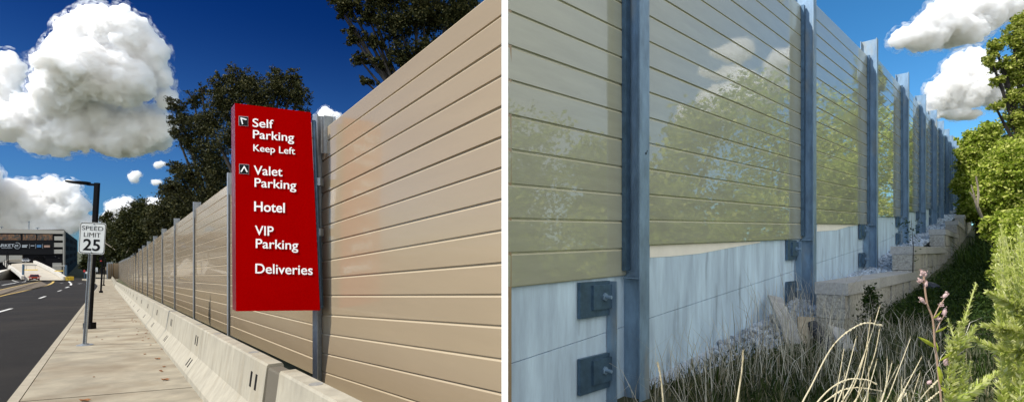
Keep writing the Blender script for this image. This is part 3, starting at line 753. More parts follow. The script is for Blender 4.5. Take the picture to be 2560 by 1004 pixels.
for i, c in enumerate(PB):
    u = ((ends[i+2] if i+2 < len(ends) else ends[i+1])-ends[i]).normalized() if i+2 < len(ends) else (ends[i+1]-ends[i]).normalized()
    n = Vector((u.y, -u.x, 0)); z_low = bedz(i)-.25; zt = topB[i]+.42
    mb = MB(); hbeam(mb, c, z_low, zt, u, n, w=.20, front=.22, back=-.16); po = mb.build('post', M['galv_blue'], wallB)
    zb_ = topB[i]-(4.68 if i < 3 else 4.7)
    # retaining angle against the panel, on the camera side of the web
    mb = MB(); q = c-u*.085+n*.03; mb.prism([q-u*.045-n*.028+Vector((0,0,zb_+.06)), q+u*.045-n*.028+Vector((0,0,zb_+.06)), q+u*.045+n*.028+Vector((0,0,zb_+.06)), q-u*.045+n*.028+Vector((0,0,zb_+.06))], (0,0,zt-.5-zb_))
    mb.build('retaining_angle', M['dark_steel'], po)
    mb = MB(); q = c+n*.10; mb.prism([q-u*.095-n*.10+Vector((0,0,zb_-.03)), q+u*.095-n*.10+Vector((0,0,zb_-.03)), q+u*.095+n*.10+Vector((0,0,zb_-.03)), q-u*.095+n*.10+Vector((0,0,zb_-.03))], (0,0,.014))
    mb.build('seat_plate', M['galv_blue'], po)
    if i < 9:
        hz = zb_-bedz(i)
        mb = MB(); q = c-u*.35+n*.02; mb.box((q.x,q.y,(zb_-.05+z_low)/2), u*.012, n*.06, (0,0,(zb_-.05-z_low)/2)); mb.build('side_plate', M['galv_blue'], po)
        for zf in (.82, .18) if i else (.80,.14):
            zc = bedz(i)+hz*zf
            if i == 0: zc = zpx(741 if zf > .5 else 917, 5.9)
            mb = MB(); q = c-u*.63-n*.02; mb.box((q.x,q.y,zc), u*.26, n*.02, (0,0,.19)); pl_ = mb.build('clamp_plate', M['dark_steel'], po)
            mb = MB(); q = c-u*.53+n*.015; mb.box((q.x,q.y,zc+.02), u*.17, n*.015, (0,0,.13)); mb.build('clamp_block', M['dark_steel'], pl_)
            if i < 3:
                mb = MB(); q = c-u*.50+n*.029; mb.disc((q.x,q.y,zc+.02), .045, .018, 6, n); mb.disc((q.x,q.y,zc+.02), .02, .09, 8, n); mb.build('anchor_bolt', M['galv_blue'], pl_)
# check mark scratched on the nearest post
mb = MB(); q = PB[0]+NB*.2235; zc = zpx(386, 5.95)
for (a0, a1) in (((-.020,.012),(-.008,-.012)), ((-.008,-.012),(.022,.038))):
    A0, A1 = [Vector((q.x,q.y,zc))+UB*(x+.03)+Vector((0,0,y)) for x, y in (a0, a1)]; mb.tube([A0, A1], .0028, 5)
mb.build('check_mark', M['black'], wallB)

# concrete wall under the panels
cw = thing('foundation_wall', 'pale blue grey concrete wall below the shaded olive panels', 'wall', (1.0, 5.7, 0))
def wallline(s_off):
    return [p for p in ends]
lo = MB(); hi = MB()
for i in range(len(ends)-1):
    p0, p1 = ends[i], ends[i+1]; u = (p1-p0).normalized(); n = Vector((u.y, -u.x, 0))
    a, b = p0-n*.05, p1-n*.05
    j0, j1 = .71+.115*(a.y-5.27), .71+.115*(b.y-5.27)
    t0, t1 = zpx(bot[i][0], a.y)+.05, zpx(bot[i][1], b.y)+.05
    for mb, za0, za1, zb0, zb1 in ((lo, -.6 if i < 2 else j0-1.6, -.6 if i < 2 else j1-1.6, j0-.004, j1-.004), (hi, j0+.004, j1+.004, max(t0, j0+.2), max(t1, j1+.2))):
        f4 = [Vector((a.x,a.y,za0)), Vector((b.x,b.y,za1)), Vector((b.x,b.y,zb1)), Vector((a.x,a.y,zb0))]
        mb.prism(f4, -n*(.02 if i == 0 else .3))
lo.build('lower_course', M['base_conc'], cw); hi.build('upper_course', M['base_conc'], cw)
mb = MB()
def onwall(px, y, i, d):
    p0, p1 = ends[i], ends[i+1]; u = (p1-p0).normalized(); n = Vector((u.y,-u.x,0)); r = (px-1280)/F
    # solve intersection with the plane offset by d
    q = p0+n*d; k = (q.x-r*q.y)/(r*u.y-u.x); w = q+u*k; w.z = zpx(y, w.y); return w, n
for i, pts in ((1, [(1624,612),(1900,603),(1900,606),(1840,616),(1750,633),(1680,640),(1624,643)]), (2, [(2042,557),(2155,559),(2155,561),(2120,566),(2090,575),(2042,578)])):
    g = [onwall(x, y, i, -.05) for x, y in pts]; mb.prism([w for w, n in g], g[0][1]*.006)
mb.build('painted_sun_strip', M['sun_strip'], cw)  # pale strip under the panels: sunlight put into the colour

# stepped block retaining wall
rw = thing('retaining_wall', 'stepped grey stone block retaining wall climbing beside the gravel bed', 'retaining wall', (5.6, 9, .3))
def along(px, p):       # wall-parallel line at distance p -> point seen at pixel column px
    for i in range(len(ends)-1):
        p0, p1 = ends[i], ends[i+1]; u = (p1-p0).normalized(); n = Vector((u.y,-u.x,0)); r = (px-1280)/F
        q = p0+n*p; k = (q.x-r*q.y)/(r*u.y-u.x)
        if k > -1e-6 and (k <= (p1-p0).length+.3 or i == len(ends)-2): return q+u*k, u, n
    return q+u*k, u, n
tiers = [(2040,704),(2228,615),(2323,573),(2364,552),(2386,537),(2394,522),(2399,507),(2412,497)]
pos = []
for px, y in tiers:
    q, u, n = along(px, .62); q = q.copy(); pos.append((q, u, n, zpx(y, q.y)))
for i in range(len(pos)-1):
    q, u, n, zt = pos[i]; q2 = pos[i+1][0]; L_ = (q2-q).length
    d = (q2-q); d.z = 0; d.normalize(); nn = Vector((d.y, -d.x, 0)); W_ = .46
    over = .35
    mbc = MB(); k = 0.0
    while k < L_+over-.02:
        w = min(.62, L_+over-k); c = q+d*(k+w/2)+nn*(W_/2); mbc.box((c.x,c.y,zt-.105), d*(w/2-.004), nn*(W_/2+.02), (0,0,.103)); k += w
    mbc.build('cap_course', M['cap'], rw)
    mbb = MB(); zc = zt-.21; row = 0; zmin = zB(q.x, q.y)-.4
    while zc > zmin:
        k = -(.0 if row % 2 else .22)
        while k < L_+.5:
            w = .45; a0, a1 = max(k, 0), min(k+w, L_+.5)
            if a1-a0 > .05:
                c = q+d*((a0+a1)/2)+nn*(W_/2); jit = random.uniform(-.022,.022)
                mbb.box((c.x+nn.x*jit,c.y+nn.y*jit,zc-.205), d*((a1-a0)/2-.012), nn*(W_/2-.015), (0,0,.198))
            k += w
        zc -= .41; row += 1
    mbb.build('block_course', M['block'], rw)

# gravel bed
mb = MB()
ico = bmesh.new(); bmesh.ops.create_icosphere(ico, subdivisions=1, radius=1); iv = [v.co.copy() for v in ico.verts]; ifc = [[v.index for v in f.verts] for f in ico.faces]; ico.free()
def stone(q, r):
    s = Vector((random.uniform(.7,1.3), random.uniform(.7,1.3), random.uniform(.5,.95)))*r; rot = Matrix.Rotation(random.uniform(0,6.3), 3, Vector((random.gauss(0,1),random.gauss(0,1),random.gauss(0,1))).normalized())
    mb.add([q+rot@Vector((v.x*s.x, v.y*s.y, v.z*s.z))*random.uniform(.85,1.12) for v in iv], ifc)
sheet = MB()
def bed_height(i, k, p):  # along bay i (0..1), distance p
    if i == 0: return .06
    return bedz(i-1)+(bedz(i)-bedz(i-1))*k
for i in range(1, len(ends)-1):
    p0, p1 = ends[i], ends[i+1]; u = (p1-p0).normalized(); n = Vector((u.y,-u.x,0)); L_ = (p1-p0).length
    z0_, z1_ = bedz(i-1), bedz(i)
    if i == 1:
        ks = [0,.45,.7,1]
    else: ks = [0,.5,1]
    for k0, k1 in zip(ks[:-1], ks[1:]):
        w = .64 if i > 1 else .9
        f = lambda k, p: Vector((p0.x+u.x*L_*k+n.x*p, p0.y+u.y*L_*k+n.y*p, (z0_+(z1_-z0_)*k)-.05-(p*.05 if i > 1 else p*.35)))
        sheet.add([f(k0,-.05), f(k1,-.05), f(k1,w), f(k0,w)], [[0,1,2,3]])
    cnt = {1:1500, 2:1500, 3:800, 4:500}.get(i, 160)
    for _ in range(cnt):
        k = random.random(); 
        if i == 1: k = .30+.70*random.random()**.6
        p = random.uniform(-.03, .64 if i > 1 else .95)
        q = p0+u*(L_*k)+n*p; q.z = z0_+(z1_-z0_)*k-(p*.05 if i > 1 else max(0, p-.1)*.55)-.01+random.uniform(-.02,.02)
        stone(q, random.uniform(.022,.045)*(1 if i < 4 else 1.5))
# spill in front of the second post
for _ in range(900):
    s = random.gauss(0, .55); p = abs(random.gauss(.35, .38)); q = PB[1]+UB*(s-.45)+NB*p; q.z = .74-.62*p-.20*abs(s)*.6
    if q.z > zB(q.x,q.y)-.1: stone(q, random.uniform(.022,.045))
tag(sheet.build('gravel_base', M['stone']), kind='stuff')
tag(mb.build('gravel', M['stone']), kind='stuff')

# loose boards and the drain pipe
def plank(label, q, Ya, Yb, m, th=.04):
    pts = [P(q[0][0],q[0][1],Ya), P(q[1][0],q[1][1],Ya), P(q[2][0],q[2][1],Yb), P(q[3][0],q[3][1],Yb)]
    nr = (pts[1]-pts[0]).cross(pts[3]-pts[0]).normalized(); mb = MB(); nr = nr if nr.y > 0 else -nr; mb.prism(pts, nr*th)
    tag(mb.build('wooden_board', m), label, 'board', 'loose boards in the weeds')
plank('long grey weathered board leaning against the gravel, leftmost of the loose boards', [(1921,736),(1955,743),(2034,913),(1996,922)], 9.0, 7.9, M['wood'])
plank('short tan board stuck upright in the gravel between two longer boards', [(1994,790),(2037,792),(2022,862),(1999,852)], 8.7, 8.3, M['wood_tan'])
plank('grey weathered board lying below the end of the block wall', [(2071,810),(2112,822),(2170,918),(2136,924)], 8.4, 7.5, M['wood'])
mb = MB(); g = outline([(2030,812,8.6),(2050,838,8.3),(2070,872,8.0),(2075,915,7.7),(2058,960,7.4),(2040,990,7.2)], 16)
mb.tube([P(*q) for q in g], [.095 if k % 3 else .08 for k in range(len(g))], 14)
tag(mb.build('drain_pipe', M['pipe'], smooth=False), 'black corrugated drain pipe coming out of the gravel between the boards', 'pipe')
mb = MB(); g = outline([(2318,716,13),(2332,719,12.8),(2344,728,12.6)], 14); mb.tube([P(*q) for q in g], [.13 if k % 3 else .11 for k in range(len(g))], 12)
tag(mb.build('drain_pipe', M['pipe']), 'short piece of black corrugated pipe half hidden in the green weeds', 'pipe')

# ================================================================== GRASS AND WEEDS
def blades(mb, n, region, hmin, hmax, width, lean=.5, seed=1):
    r = np.random.default_rng(seed)
    for _ in range(n):
        q = region(r)
        if q is None: continue
        h = r.uniform(hmin, hmax)*r.uniform(.6, 1); a = r.uniform(0, 6.283); l = abs(r.normal(0, lean))*h
        d = Vector((math.cos(a), math.sin(a), 0)); s = Vector((-d.y, d.x, 0))*width*r.uniform(.6, 1.3)
        s = s if r.random() < .5 else Vector((width*r.uniform(.6,1.2), 0, 0))
        m1 = q+d*l*.3+Vector((0,0,h*.6)); m2 = q+d*l+Vector((0,0,h*(1 if l < h else .75)))
        mb.add([q-s, q+s, m1+s*.8, m1-s*.8, m2], [[0,1,2,3],[3,2,4]])
def bz(s, p): q = CB+UB*s+NB*p; q.z = zB(q.x, q.y)-.03; return q
def reg(s0, s1, p0, p1, keep=None):
    def f(r):
        s, p = r.uniform(s0, s1), r.uniform(p0, p1)
        if keep and not keep(s, p, r): return None
        return bz(s, p)
    return f
mb = MB()
blades(mb, 6500, reg(2.0, 9.0, .05, 3.3, lambda s, p, r: r.random() < (.9 if p > .25+.12*(s-2) or s < 6 else .3)*(.35 if 4.8 < s < 8.3 and p > .2 else 1)), .08, .34, .006, .7, 3)
M['turf'] = leafmat('mixed_grass', [(.02,.035,.012),(.05,.065,.022),(.13,.125,.06),(.36,.31,.20)], .2)
tag(mb.build('dry_grass', M['turf']), kind='stuff')
mb = MB()
blades(mb, 330, reg(3.6, 8.0, .1, 1.5), .7, 1.5, .0038, .55, 4); blades(mb, 480, reg(3, 8.4, .1, 2.6), .3, .8, .0038, 1.1, 14); blades(mb, 140, reg(1.5, 3.6, .15, 1.0), .5, 1.1, .003, .8, 5)
M['straw_pale'] = leafmat('grey_straw', [(.22,.20,.15),(.42,.39,.31),(.60,.57,.47),(.74,.70,.60)], .2)
tag(mb.build('tall_dry_grass', M['straw_pale']), kind='stuff')
mb = MB()
blades(mb, 9000, reg(2.2, 12, .1, 3.6, lambda s, p, r: (s < 8 or p > 1.2) and not (4.8 < s < 8.3 and p < 2.2 and r.random() < .6)), .08, .26, .009, .6, 6)
blades(mb, 7000, reg(8.4, 22, 1.2, 4.2), .12, .40, .012, .7, 8)
blades(mb, 5000, reg(20, 46, 1.2, 5.5), .5, 1.2, .025, .6, 9)
mb.build('green_grass', M['leaf_weed']); tag(bpy.data.objects['green_grass'], kind='stuff')
# leafy undergrowth in the shade beside the block wall
mb = MB(); L_ = []
for _ in range(900):
    s = random.uniform(8.3, 30); p = random.uniform(1.25, 3.6+.04*s); q = bz(s, p); h = random.uniform(.12, .16+.20*max(0, min(p, 3)-1.2))*(1+.02*s)
    for k in range(22): L_.append((q.x+random.gauss(0,.14), q.y+random.gauss(0,.14), q.z+h*random.uniform(.1,1)))
mb.leaves(L_, .09, .4, .4)
tag(mb.build('undergrowth', M['leaf_weed']), kind='stuff')
mb = MB(); L_ = []
for _ in range(700):
    s = random.uniform(13, 36); p = random.uniform(2.9+.02*s, 6.0); q = bz(s, p); h = random.uniform(.3, .9)*(1+.02*s)
    for k in range(26): L_.append((q.x+random.gauss(0,.16), q.y+random.gauss(0,.16), q.z+h*random.uniform(.1,1)))
mb.leaves(L_, .10, .3, .35); blades(mb, 3500, reg(13, 34, 3.1, 5.5), .4, 1.1, .014, .5, 21)
tag(mb.build('sunlit_weeds', M['leaf_lime']), kind='stuff')

# pale seed stalks in the sun, close to the camera
def stalk(mb, pts, Y, w, tipw=.35):
    g = [P(x, y, Y+d) for x, y, d in outline([(a, b, c) for a, b, c in pts], 7)]
    n = len(g); mb.tube(g, [w*(1-(1-tipw)*(i/(n-1))) for i in range(n)], 6)
    for i in range(n//2, n):     # knobbly seed head
        for _ in range(3):
            q = g[i]+Vector((random.gauss(0,1),random.gauss(0,1),random.gauss(0,1))).normalized()*w*.7
            d = (g[min(i+1,n-1)]-g[i-1]).normalized()*w*3; s = d.orthogonal().normalized()*w*.7
            mb.add([q-s*.5, q+d*.5+s, q+d, q+d*.5-s], [[0,1,2,3]])
clumps = [
 ('clump of pale sunlit dry grass stalks with two arching stems', [[(1995,1040),(2030,960),(2085,860),(2150,810),(2200,811)], [(2030,1040),(2060,985),(2110,950),(2160,947),(2186,956)], [(2040,1040),(2080,990),(2130,968),(2200,975)]]),
 ('tallest clump of upright pale dry grass stalks below the block wall', [[(2090,1040),(2130,960),(2170,860),(2199,766)], [(2100,1040),(2140,950),(2165,870),(2176,797)], [(2120,1040),(2150,980),(2185,890),(2199,822)], [(2085,1040),(2110,960),(2140,845)], [(2080,1040),(2095,960),(2110,870)], [(2128,1040),(2145,985),(2170,868)], [(2150,1040),(2175,960),(2192,900)], [(2105,1040),(2108,985),(2112,930)], [(2160,1040),(2170,985),(2172,918)]]),
 ('pale dry grass stalks leaning right at the bottom of the weeds', [[(2190,1040),(2210,985),(2230,905)], [(2200,1040),(2225,980),(2276,845)], [(2195,1040),(2215,960),(2218,895)], [(2230,1040),(2255,985),(2304,892)], [(2240,1040),(2262,970),(2245,1000),(2262,985)], [(2262,1040),(2278,1000),(2300,930)], [(2280,1040),(2310,985),(2345,950)], [(2285,1040),(2320,1000),(2360,970)], [(2250,1040),(2253,1000),(2254,945)], [(2190,1040),(2205,990),(2244,915)]]),
 ('single thick pale dry stalk standing alone in front of the concrete wall', [[(1838,1040),(1848,970),(1855,920),(1858,880)]]),
 ('short tan dry stalk standing near the steel post foot', [[(1662,1040),(1658,1004),(1653,950),(1645,910)]])]
for lab, sts in clumps:
    x0, y0 = sts[0][0]; t = thing('dry_grass_clump', lab, 'dry grass', P(x0, y0+60, 3.3), 'pale dry grass in the sun')
    mb = MB()
    for st in sts:
        dd = random.uniform(-.15,.15); YY = 3.3
        st = [(st[0][0]-20, st[0][1]+160)]+st
        stalk(mb, [(x, y, dd) for x, y in st], YY, .0055 if len(sts) > 1 else .0075)
    mb.build('stalks', M['pale_straw'], t)

def leafblade(mb, a, b, w, bend=0.1):
    a, b = Vector(a), Vector(b); d = b-a; s = d.cross(Vector((0,1,.3))).normalized()*w; m = Vector((0,-1,0))*d.length*bend
    pr = [(0,.15),(.25,.9),(.5,1),(.75,.65),(1,0.02)]
    vs = []
    for u, k in pr: c = a+d*u+m*math.sin(u*math.pi); vs += [c-s*k, c+m*.3, c+s*k]
    fs = []
    for i in range(len(pr)-1): fs += [[3*i,3*i+1,3*i+4,3*i+3],[3*i+1,3*i+2,3*i+5,3*i+4]]
    mb.add(vs, fs)
YW = 3.0
def C(x, y, d=0.0): return P(2200+x/2.92, 660+y/2.92, YW+d)
kw = thing('weed_plant', 'tall thin weed with yellow green leaves and pink flower spikes', 'weed', C(460,1250))
mb = MB(); 
mb.tube([C(*q) for q in outline([(460,1250),(445,980),(425,800),(415,690),(400,590),(385,400),(345,290),(325,150),(320,70)], 5)], .005, 6)
mb.tube([C(*q) for q in outline([(385,400),(430,310),(470,250),(492,212)], 5)], .003, 5); mb.tube([C(*q) for q in outline([(405,500),(430,440),(460,385),(475,345)], 5)], .003, 5)
mb.tube([C(*q) for q in outline([(345,290),(320,265),(300,245)], 4)], .003, 5); mb.tube([C(*q) for q in outline([(330,155),(305,125),(285,115)], 4)], .003, 5); mb.build('stem', M['stem'], kw)
for a, b, w in (((400,605),(270,525),14),((428,705),(540,615),13),((418,735),(440,885),16),((440,890),(500,955),11),((382,398),(447,338),9),((400,495),(488,450),10),((420,640),(405,560),6),((395,470),(380,460),5)):
    mb = MB(); leafblade(mb, C(*a), C(*b), w/2.92/F*YW, .12); mb.build('leaf', M['yellow_leaf'], kw)
for a, b in (((322,85),(300,42)),((325,95),(332,55)),((330,165),(336,125)),((310,125),(280,115)),((325,285),(292,240)),((460,245),(496,208)),((445,300),(450,290)),((468,380),(474,318)),((430,410),(425,385)),((345,870),(375,850)),((480,740),(478,680))):
    mb = MB(); a_, b_ = C(*a), C(*b); mb.tube([a_.lerp(b_, k/4) for k in range(5)], [.003,.009,.011,.009,.003], 7)
    ps = [a_.lerp(b_, random.random())+Vector((random.gauss(0,.006),random.gauss(0,.006),random.gauss(0,.006))) for _ in range(26)]; mb.leaves(ps, .012, .1, .7)
    mb.build('flower_spike', M['pink'], kw)
def brush(mb, pts, Y, r, n):       # leafy bottle-brush spike
    g = [P(x, y, Y+d) for x, y, d in outline([(2200+a/2.92, 660+b/2.92, c) for a, b, c in pts], 8)]
    mb.tube(g, .004, 5)
    for _ in range(n):
        u = random.random(); i = min(int(u*(len(g)-1)), len(g)-2); c = g[i].lerp(g[i+1], u*(len(g)-1)-i); d = (g[i+1]-g[i]).normalized()
        o = Vector((random.gauss(0,1),random.gauss(0,1),random.gauss(0,1))); o = (o-d*o.dot(d)).normalized(); k = r*(1.05-u*.75)*random.uniform(.5,1.1)
        tip = c+(o*.8+d*.75)*k; s = d.cross(o)*k*.17
        mb.add([c, (c+tip)/2+s, tip, (c+tip)/2-s], [[0,1,2,3]])
w2 = thing('weed_plant', 'bright feathery weed with several upright bottle brush spikes beside the pink flowered weed', 'weed', P(2380, 1080, YW))
mb = MB()
for pts, r, n in (([(490,1150,0),(530,900,0),(560,620,0),(600,470,0),(650,300,0),(702,140,0)],.06,230), ([(560,640,0),(540,540,0),(495,400,.03)],.05,90), ([(565,600,0),(575,500,0),(580,420,0)],.05,80), ([(540,700,0),(505,600,0),(490,515,.03)],.05,90),
    ([(570,620,0),(640,530,0),(700,450,0)],.06,110), ([(500,900,0),(560,660,0),(600,590,0),(655,545,0)],.05,110), ([(560,980,0),(600,780,0),(615,650,0)],.05,120), ([(600,900,0),(640,780,0),(662,705,0)],.045,90),
    ([(500,1000,0),(495,820,0),(510,680,0)],.05,120), ([(520,990,0),(640,930,0),(760,860,0),(852,790,0)],.07,220), ([(560,1040,0),(640,960,0),(700,900,0)],.06,120)):
    brush(mb, pts, YW, r*1.1, int(n*1.3))
mb.build('leafy_spikes', M['leaf_bright'], w2)
# tall bright shrub at the right edge
w3 = thing('shrub', 'bright yellow green feathery shrub filling the lower right corner', 'shrub', Vector((4.2, 4.1, 0)))
mb = MB()
for k in range(150):
    Y = random.uniform(3.6, 4.6); x = random.uniform(2485, 2680); yb = 1100+random.uniform(0,120); yt = random.uniform(560, 960)
    x0 = x+random.uniform(10,60); pts = [((x0-2200)*2.92, (yb-660)*2.92, 0), ((x0-2200)*2.92, ((yb+yt)/2-660)*2.92, 0), ((x-2200)*2.92, (yt-660)*2.92, 0)]
    brush(mb, pts, Y, random.uniform(.075,.13), 260)
for pts in ([(1100,330,0),(990,310,0),(880,250,0),(780,202,0)], [(1100,520,0),(960,480,0),(850,465,0),(745,440,0)], [(1100,640,0),(960,640,0),(850,620,0),(740,570,0),(655,510,0)], [(1050,400,0),(990,300,0),(935,175,0)], [(1050,700,0),(900,480,0),(860,490,0)]):
    brush(mb, pts, 3.6, .085, 260)
mb.build('foliage', M['leaf_bright'], w3)
# small plants
for (x, y, h, Y, lab) in ((2282,640,90,11.5,'slender dark leafed sapling beside the stone block wall'), (2180,790,70,8.6,'small dark green conifer like weed against the front of the block wall')):
    t = thing('sapling' if h > 80 else 'weed_plant', lab, 'weed', P(x, y+40, Y)); mb = MB(); a, b = P(x,y+40,Y), P(x-4,y-h,Y); mb.tube([a, a.lerp(b,.5)+Vector((.03,0,0)), b], [.012,.008,.003], 6); mb.build('stem', M['bark'], t)
    mb = MB(); L_ = []
    for k in range(26 if h > 80 else 160):
        u = random.random()**.8; c = a.lerp(b, .25+.75*u); sp = .16 if h > 80 else .13*(1.1-u)
        for j in range(5): L_.append(tuple(c+Vector((random.gauss(0,sp),random.gauss(0,.08),random.gauss(0,.05)))))
    mb.leaves(L_, .055, .5, .5); mb.build('foliage', M['leaf_weed'], t)

# ================================================================== TREES
def tree(name, label, base, blobs, nleaf, lsize, lm, bm, group=None, fork=.35, dens=1.0, trunk_r=.22, cl=.20, bias=.45, twig=14, flat=.25):
    """blobs: list of (centre Vector, radii Vector)"""
    t = thing(name, label, 'tree', base, group)
    cen = sum((c for c, r in blobs), Vector())/len(blobs)
    fk = base.lerp(cen, fork); fk.x = base.x+(cen.x-base.x)*.15; fk.y = base.y
    tb = MB(); mid = base.lerp(fk, .5)+Vector((random.gauss(0,.1),0,0))
    tb.tube([base-Vector((0,0,.3)), mid, fk], [trunk_r*1.25, trunk_r, trunk_r*.85], 10)
    vols = np.array([(r.x*r.y*r.z)**(2/3) for c, r in blobs]); vols /= vols.sum()
    cb = MB(); pos = []
    for (c, r), w in zip(blobs, vols):
        m1 = fk.lerp(c, .45)+Vector((random.gauss(0,1),random.gauss(0,1),random.uniform(0,1)))*r.length*.08
        tb.tube([fk, m1, c], [trunk_r*.6, trunk_r*.4, trunk_r*.18], 7)
        nc = max(4, int(nleaf*w/40)); 
        for k in range(nc):
            d = Vector((random.gauss(0,1),random.gauss(0,1),random.gauss(0,1))).normalized(); rad = random.random()**bias
            cc_ = c+Vector((d.x*r.x, d.y*r.y, d.z*r.z))*rad
            if k < twig:
                tb.tube([c.lerp(cc_, .0), c.lerp(cc_,.55)+Vector((0,0,-.04*r.z)), cc_], [trunk_r*.16, trunk_r*.1, trunk_r*.04], 5)
            s = cl*min(r.x, r.z)*random.uniform(.5,1.2)
            g = rng.normal(size=(40,3))*np.array([s,s,s*.8])+np.array(cc_); pos.append(g)
    cb.leaves(np.concatenate(pos), lsize, flat, .62)
    tb.build('trunk', bm, t); cb.build('crown', lm, t); return t
SHR = .88
def pb(Y, lst):   # pixel circles -> blobs
    out = []
    for q in lst:
        x, y, r = q[:3]; ry = q[3] if len(q) > 3 else r; dy = q[4] if len(q) > 4 else 0
        s = (Y+dy)/F; out.append((P(x, y, Y+dy), Vector((r*s*SHR, min(r, ry)*s*1.1*SHR, ry*s*SHR))))
    return out
def gb(x, Y): return Vector(((x-1280)/F*Y, Y, ground_z((x-1280)/F*Y, Y)))
tg = 'trees behind the tan wall'
tree('tree', 'large dark tree rising behind the red sign with an open branching crown', gb(640,31), pb(31, [(592,215,34,60),(560,260,46,60),(640,250,50,60),(700,225,46,52),(745,240,34,46),(735,200,20,36),(690,195,22,30),(625,205,28,36),(575,190,16,34),(548,215,24,40),(660,310,70,55),(590,340,70,60),(760,290,22,26),(520,300,34,40)]), 48000, .115, M['leaf_dark'], M['bark'], tg, trunk_r=.3, cl=.17, bias=.55)
tree('tree', 'dark leaning tree left of the red sign with a long bare forked limb', gb(560,36), pb(36, [(440,265,24,26),(455,300,36,34),(485,250,22,28),(505,230,16,22),(470,350,34,36),(440,330,20,24),(505,320,40,40),(520,390,50,50),(545,440,60,60),(440,420,26,22),(470,440,50,40),(430,470,34,26),(490,500,70,40),(550,500,60,50)]), 42000, .13, M['leaf_dark'], M['bark'], tg, trunk_r=.28, cl=.17, bias=.55)
tree('tree', 'dense dark tree above the far posts with bushy low crown', gb(470,46), pb(46, [(445,500,46,50),(480,540,50,50),(420,540,40,44),(400,560,34,40),(440,580,56,44)]), 34000, .18, M['leaf_dark'], M['bark'], tg, trunk_r=.3, cl=.22)
tree('tree', 'round topped olive tree over the middle of the far wall', gb(350,62), pb(62, [(355,520,26,28),(330,545,34,36),(370,550,40,44),(350,590,56,44),(395,590,40,40),(310,580,34,36),(400,535,20,24)]), 36000, .22, M['leaf_mid'], M['bark'], tg, trunk_r=.3, cl=.22)
dead = tree('tree', 'smaller olive tree right of the speed sign with pale dead branches', gb(295,168), pb(168, [(268,545,16,18),(285,570,26,28),(275,610,30,34),(300,620,36,34),(262,640,22,26),(330,640,40,28)]), 20000, .62, M['leaf_mid'], M['bark'], tg, trunk_r=.3, cl=.24)
for pts in ([(262,606,156),(276,616,156),(288,624,156)], [(322,618,156),(319,626,156),(315,634,156)]):
    mb = MB(); mb.tube([P(*q) for q in pts], [.16,.13,.07], 5); mb.build('dead_branch', M['bark_pale'], dead)
tree('tree', 'dark tree hidden behind the speed sign at the end of the road', gb(232,160), pb(160, [(225,630,16,22),(240,640,22,26),(215,660,14,24),(255,650,18,24)]), 7000, .7, M['leaf_mid'], M['bark'], tg, trunk_r=.3, cl=.25)
tree('tree', 'tall dark tree with sparse hanging branches above the tan wall at the top edge', gb(1062,17.5), pb(17.5, [(840,0,30,20),(855,35,24,16),(870,10,44,34),(920,40,50,30),(960,-10,60,50),(880,90,34,24),(935,100,40,26),(1000,60,60,50),(1060,30,60,60),(1120,40,50,50),(1160,20,40,40),(900,150,30,22),(950,165,36,24),(1010,140,50,36),(1075,130,46,40),(915,205,20,18),(965,215,24,16),(1040,180,36,26),(900,-60,90,60),(1040,-80,110,80),(1150,-60,80,60)]), 64000, .09, M['leaf_dark'], M['bark'], tg, trunk_r=.15, cl=.19, bias=.6, fork=.62, twig=9)

tg = 'trees on the weedy side'
tree('tree', 'tall yellow green tree at the right edge with branches reaching left into the sky', gb(2600,24), pb(24, [(2490,118,30,22),(2478,150,24,20),(2530,95,32,28),(2550,60,26,28),(2510,165,34,24),(2500,200,22,18),(2540,190,30,34),(2530,245,26,28),(2490,270,22,14),(2545,300,36,34),(2560,140,30,60),(2590,120,40,90),(2600,250,50,80),(2555,350,40,40),(2580,60,40,40)]), 34000, .12, M['leaf_green'], M['bark'], tg, trunk_r=.22, cl=.22, bias=.6, twig=10)
tree('tree', 'dense lime green tree filling the right edge below the tall one', gb(2570,21), pb(21, [(2540,400,60,60),(2500,440,50,50),(2570,460,70,60),(2520,510,60,50),(2480,490,40,40),(2560,560,60,50),(2600,400,60,80),(2610,520,60,60)]), 52000, .13, M['leaf_lime'], M['bark'], tg, trunk_r=.25, cl=.18)
tree('tree', 'lime green tree behind the end of the wall with pale leaning stems', gb(2450,34), pb(34, [(2440,350,30,36),(2470,380,40,40),(2420,385,30,30),(2440,420,44,40),(2420,460,36,36),(2450,490,40,36),(2475,330,30,30),(2430,520,34,36),(2470,545,40,36)]), 38000, .17, M['leaf_lime'], M['bark'], tg, trunk_r=.22, cl=.18)
tree('tree', 'small pale lime tree just above the far end of the wall', gb(2395,55), pb(55, [(2385,360,16,20),(2400,380,22,26),(2410,420,24,30),(2400,450,24,30),(2425,440,30,34),(2420,490,24,30)]), 11000, .40, M['leaf_lime'], M['bark_pale'], tg, trunk_r=.2, cl=.2)
tree('tree', 'low bushy lime green tree standing above the dark weeds', gb(2500,15), pb(15, [(2530,560,50,40),(2490,575,36,34),(2560,600,50,40),(2470,560,24,24),(2560,650,40,40)]), 9000, .14, M['leaf_lime'], M['bark'], tg, trunk_r=.08, cl=.2)
t = thing('bare_tree', 'pale bare leaning tree stems in front of the lime trees past the wall end', 'tree', P(2478,610,20))
for pts in ([(2480,620,20),(2462,560,20),(2442,520,20),(2436,490,20),(2428,462,20)], [(2442,520,20),(2446,480,20),(2440,440,20)], [(2462,560,20),(2440,505,20),(2425,480,20)]):
    mb = MB(); g = outline(pts, 4); mb.tube([P(*q) for q in g], [.05*(1-.6*i/len(g)) for i in range(len(g))], 6); mb.build('trunk', M['bark_pale'], t)
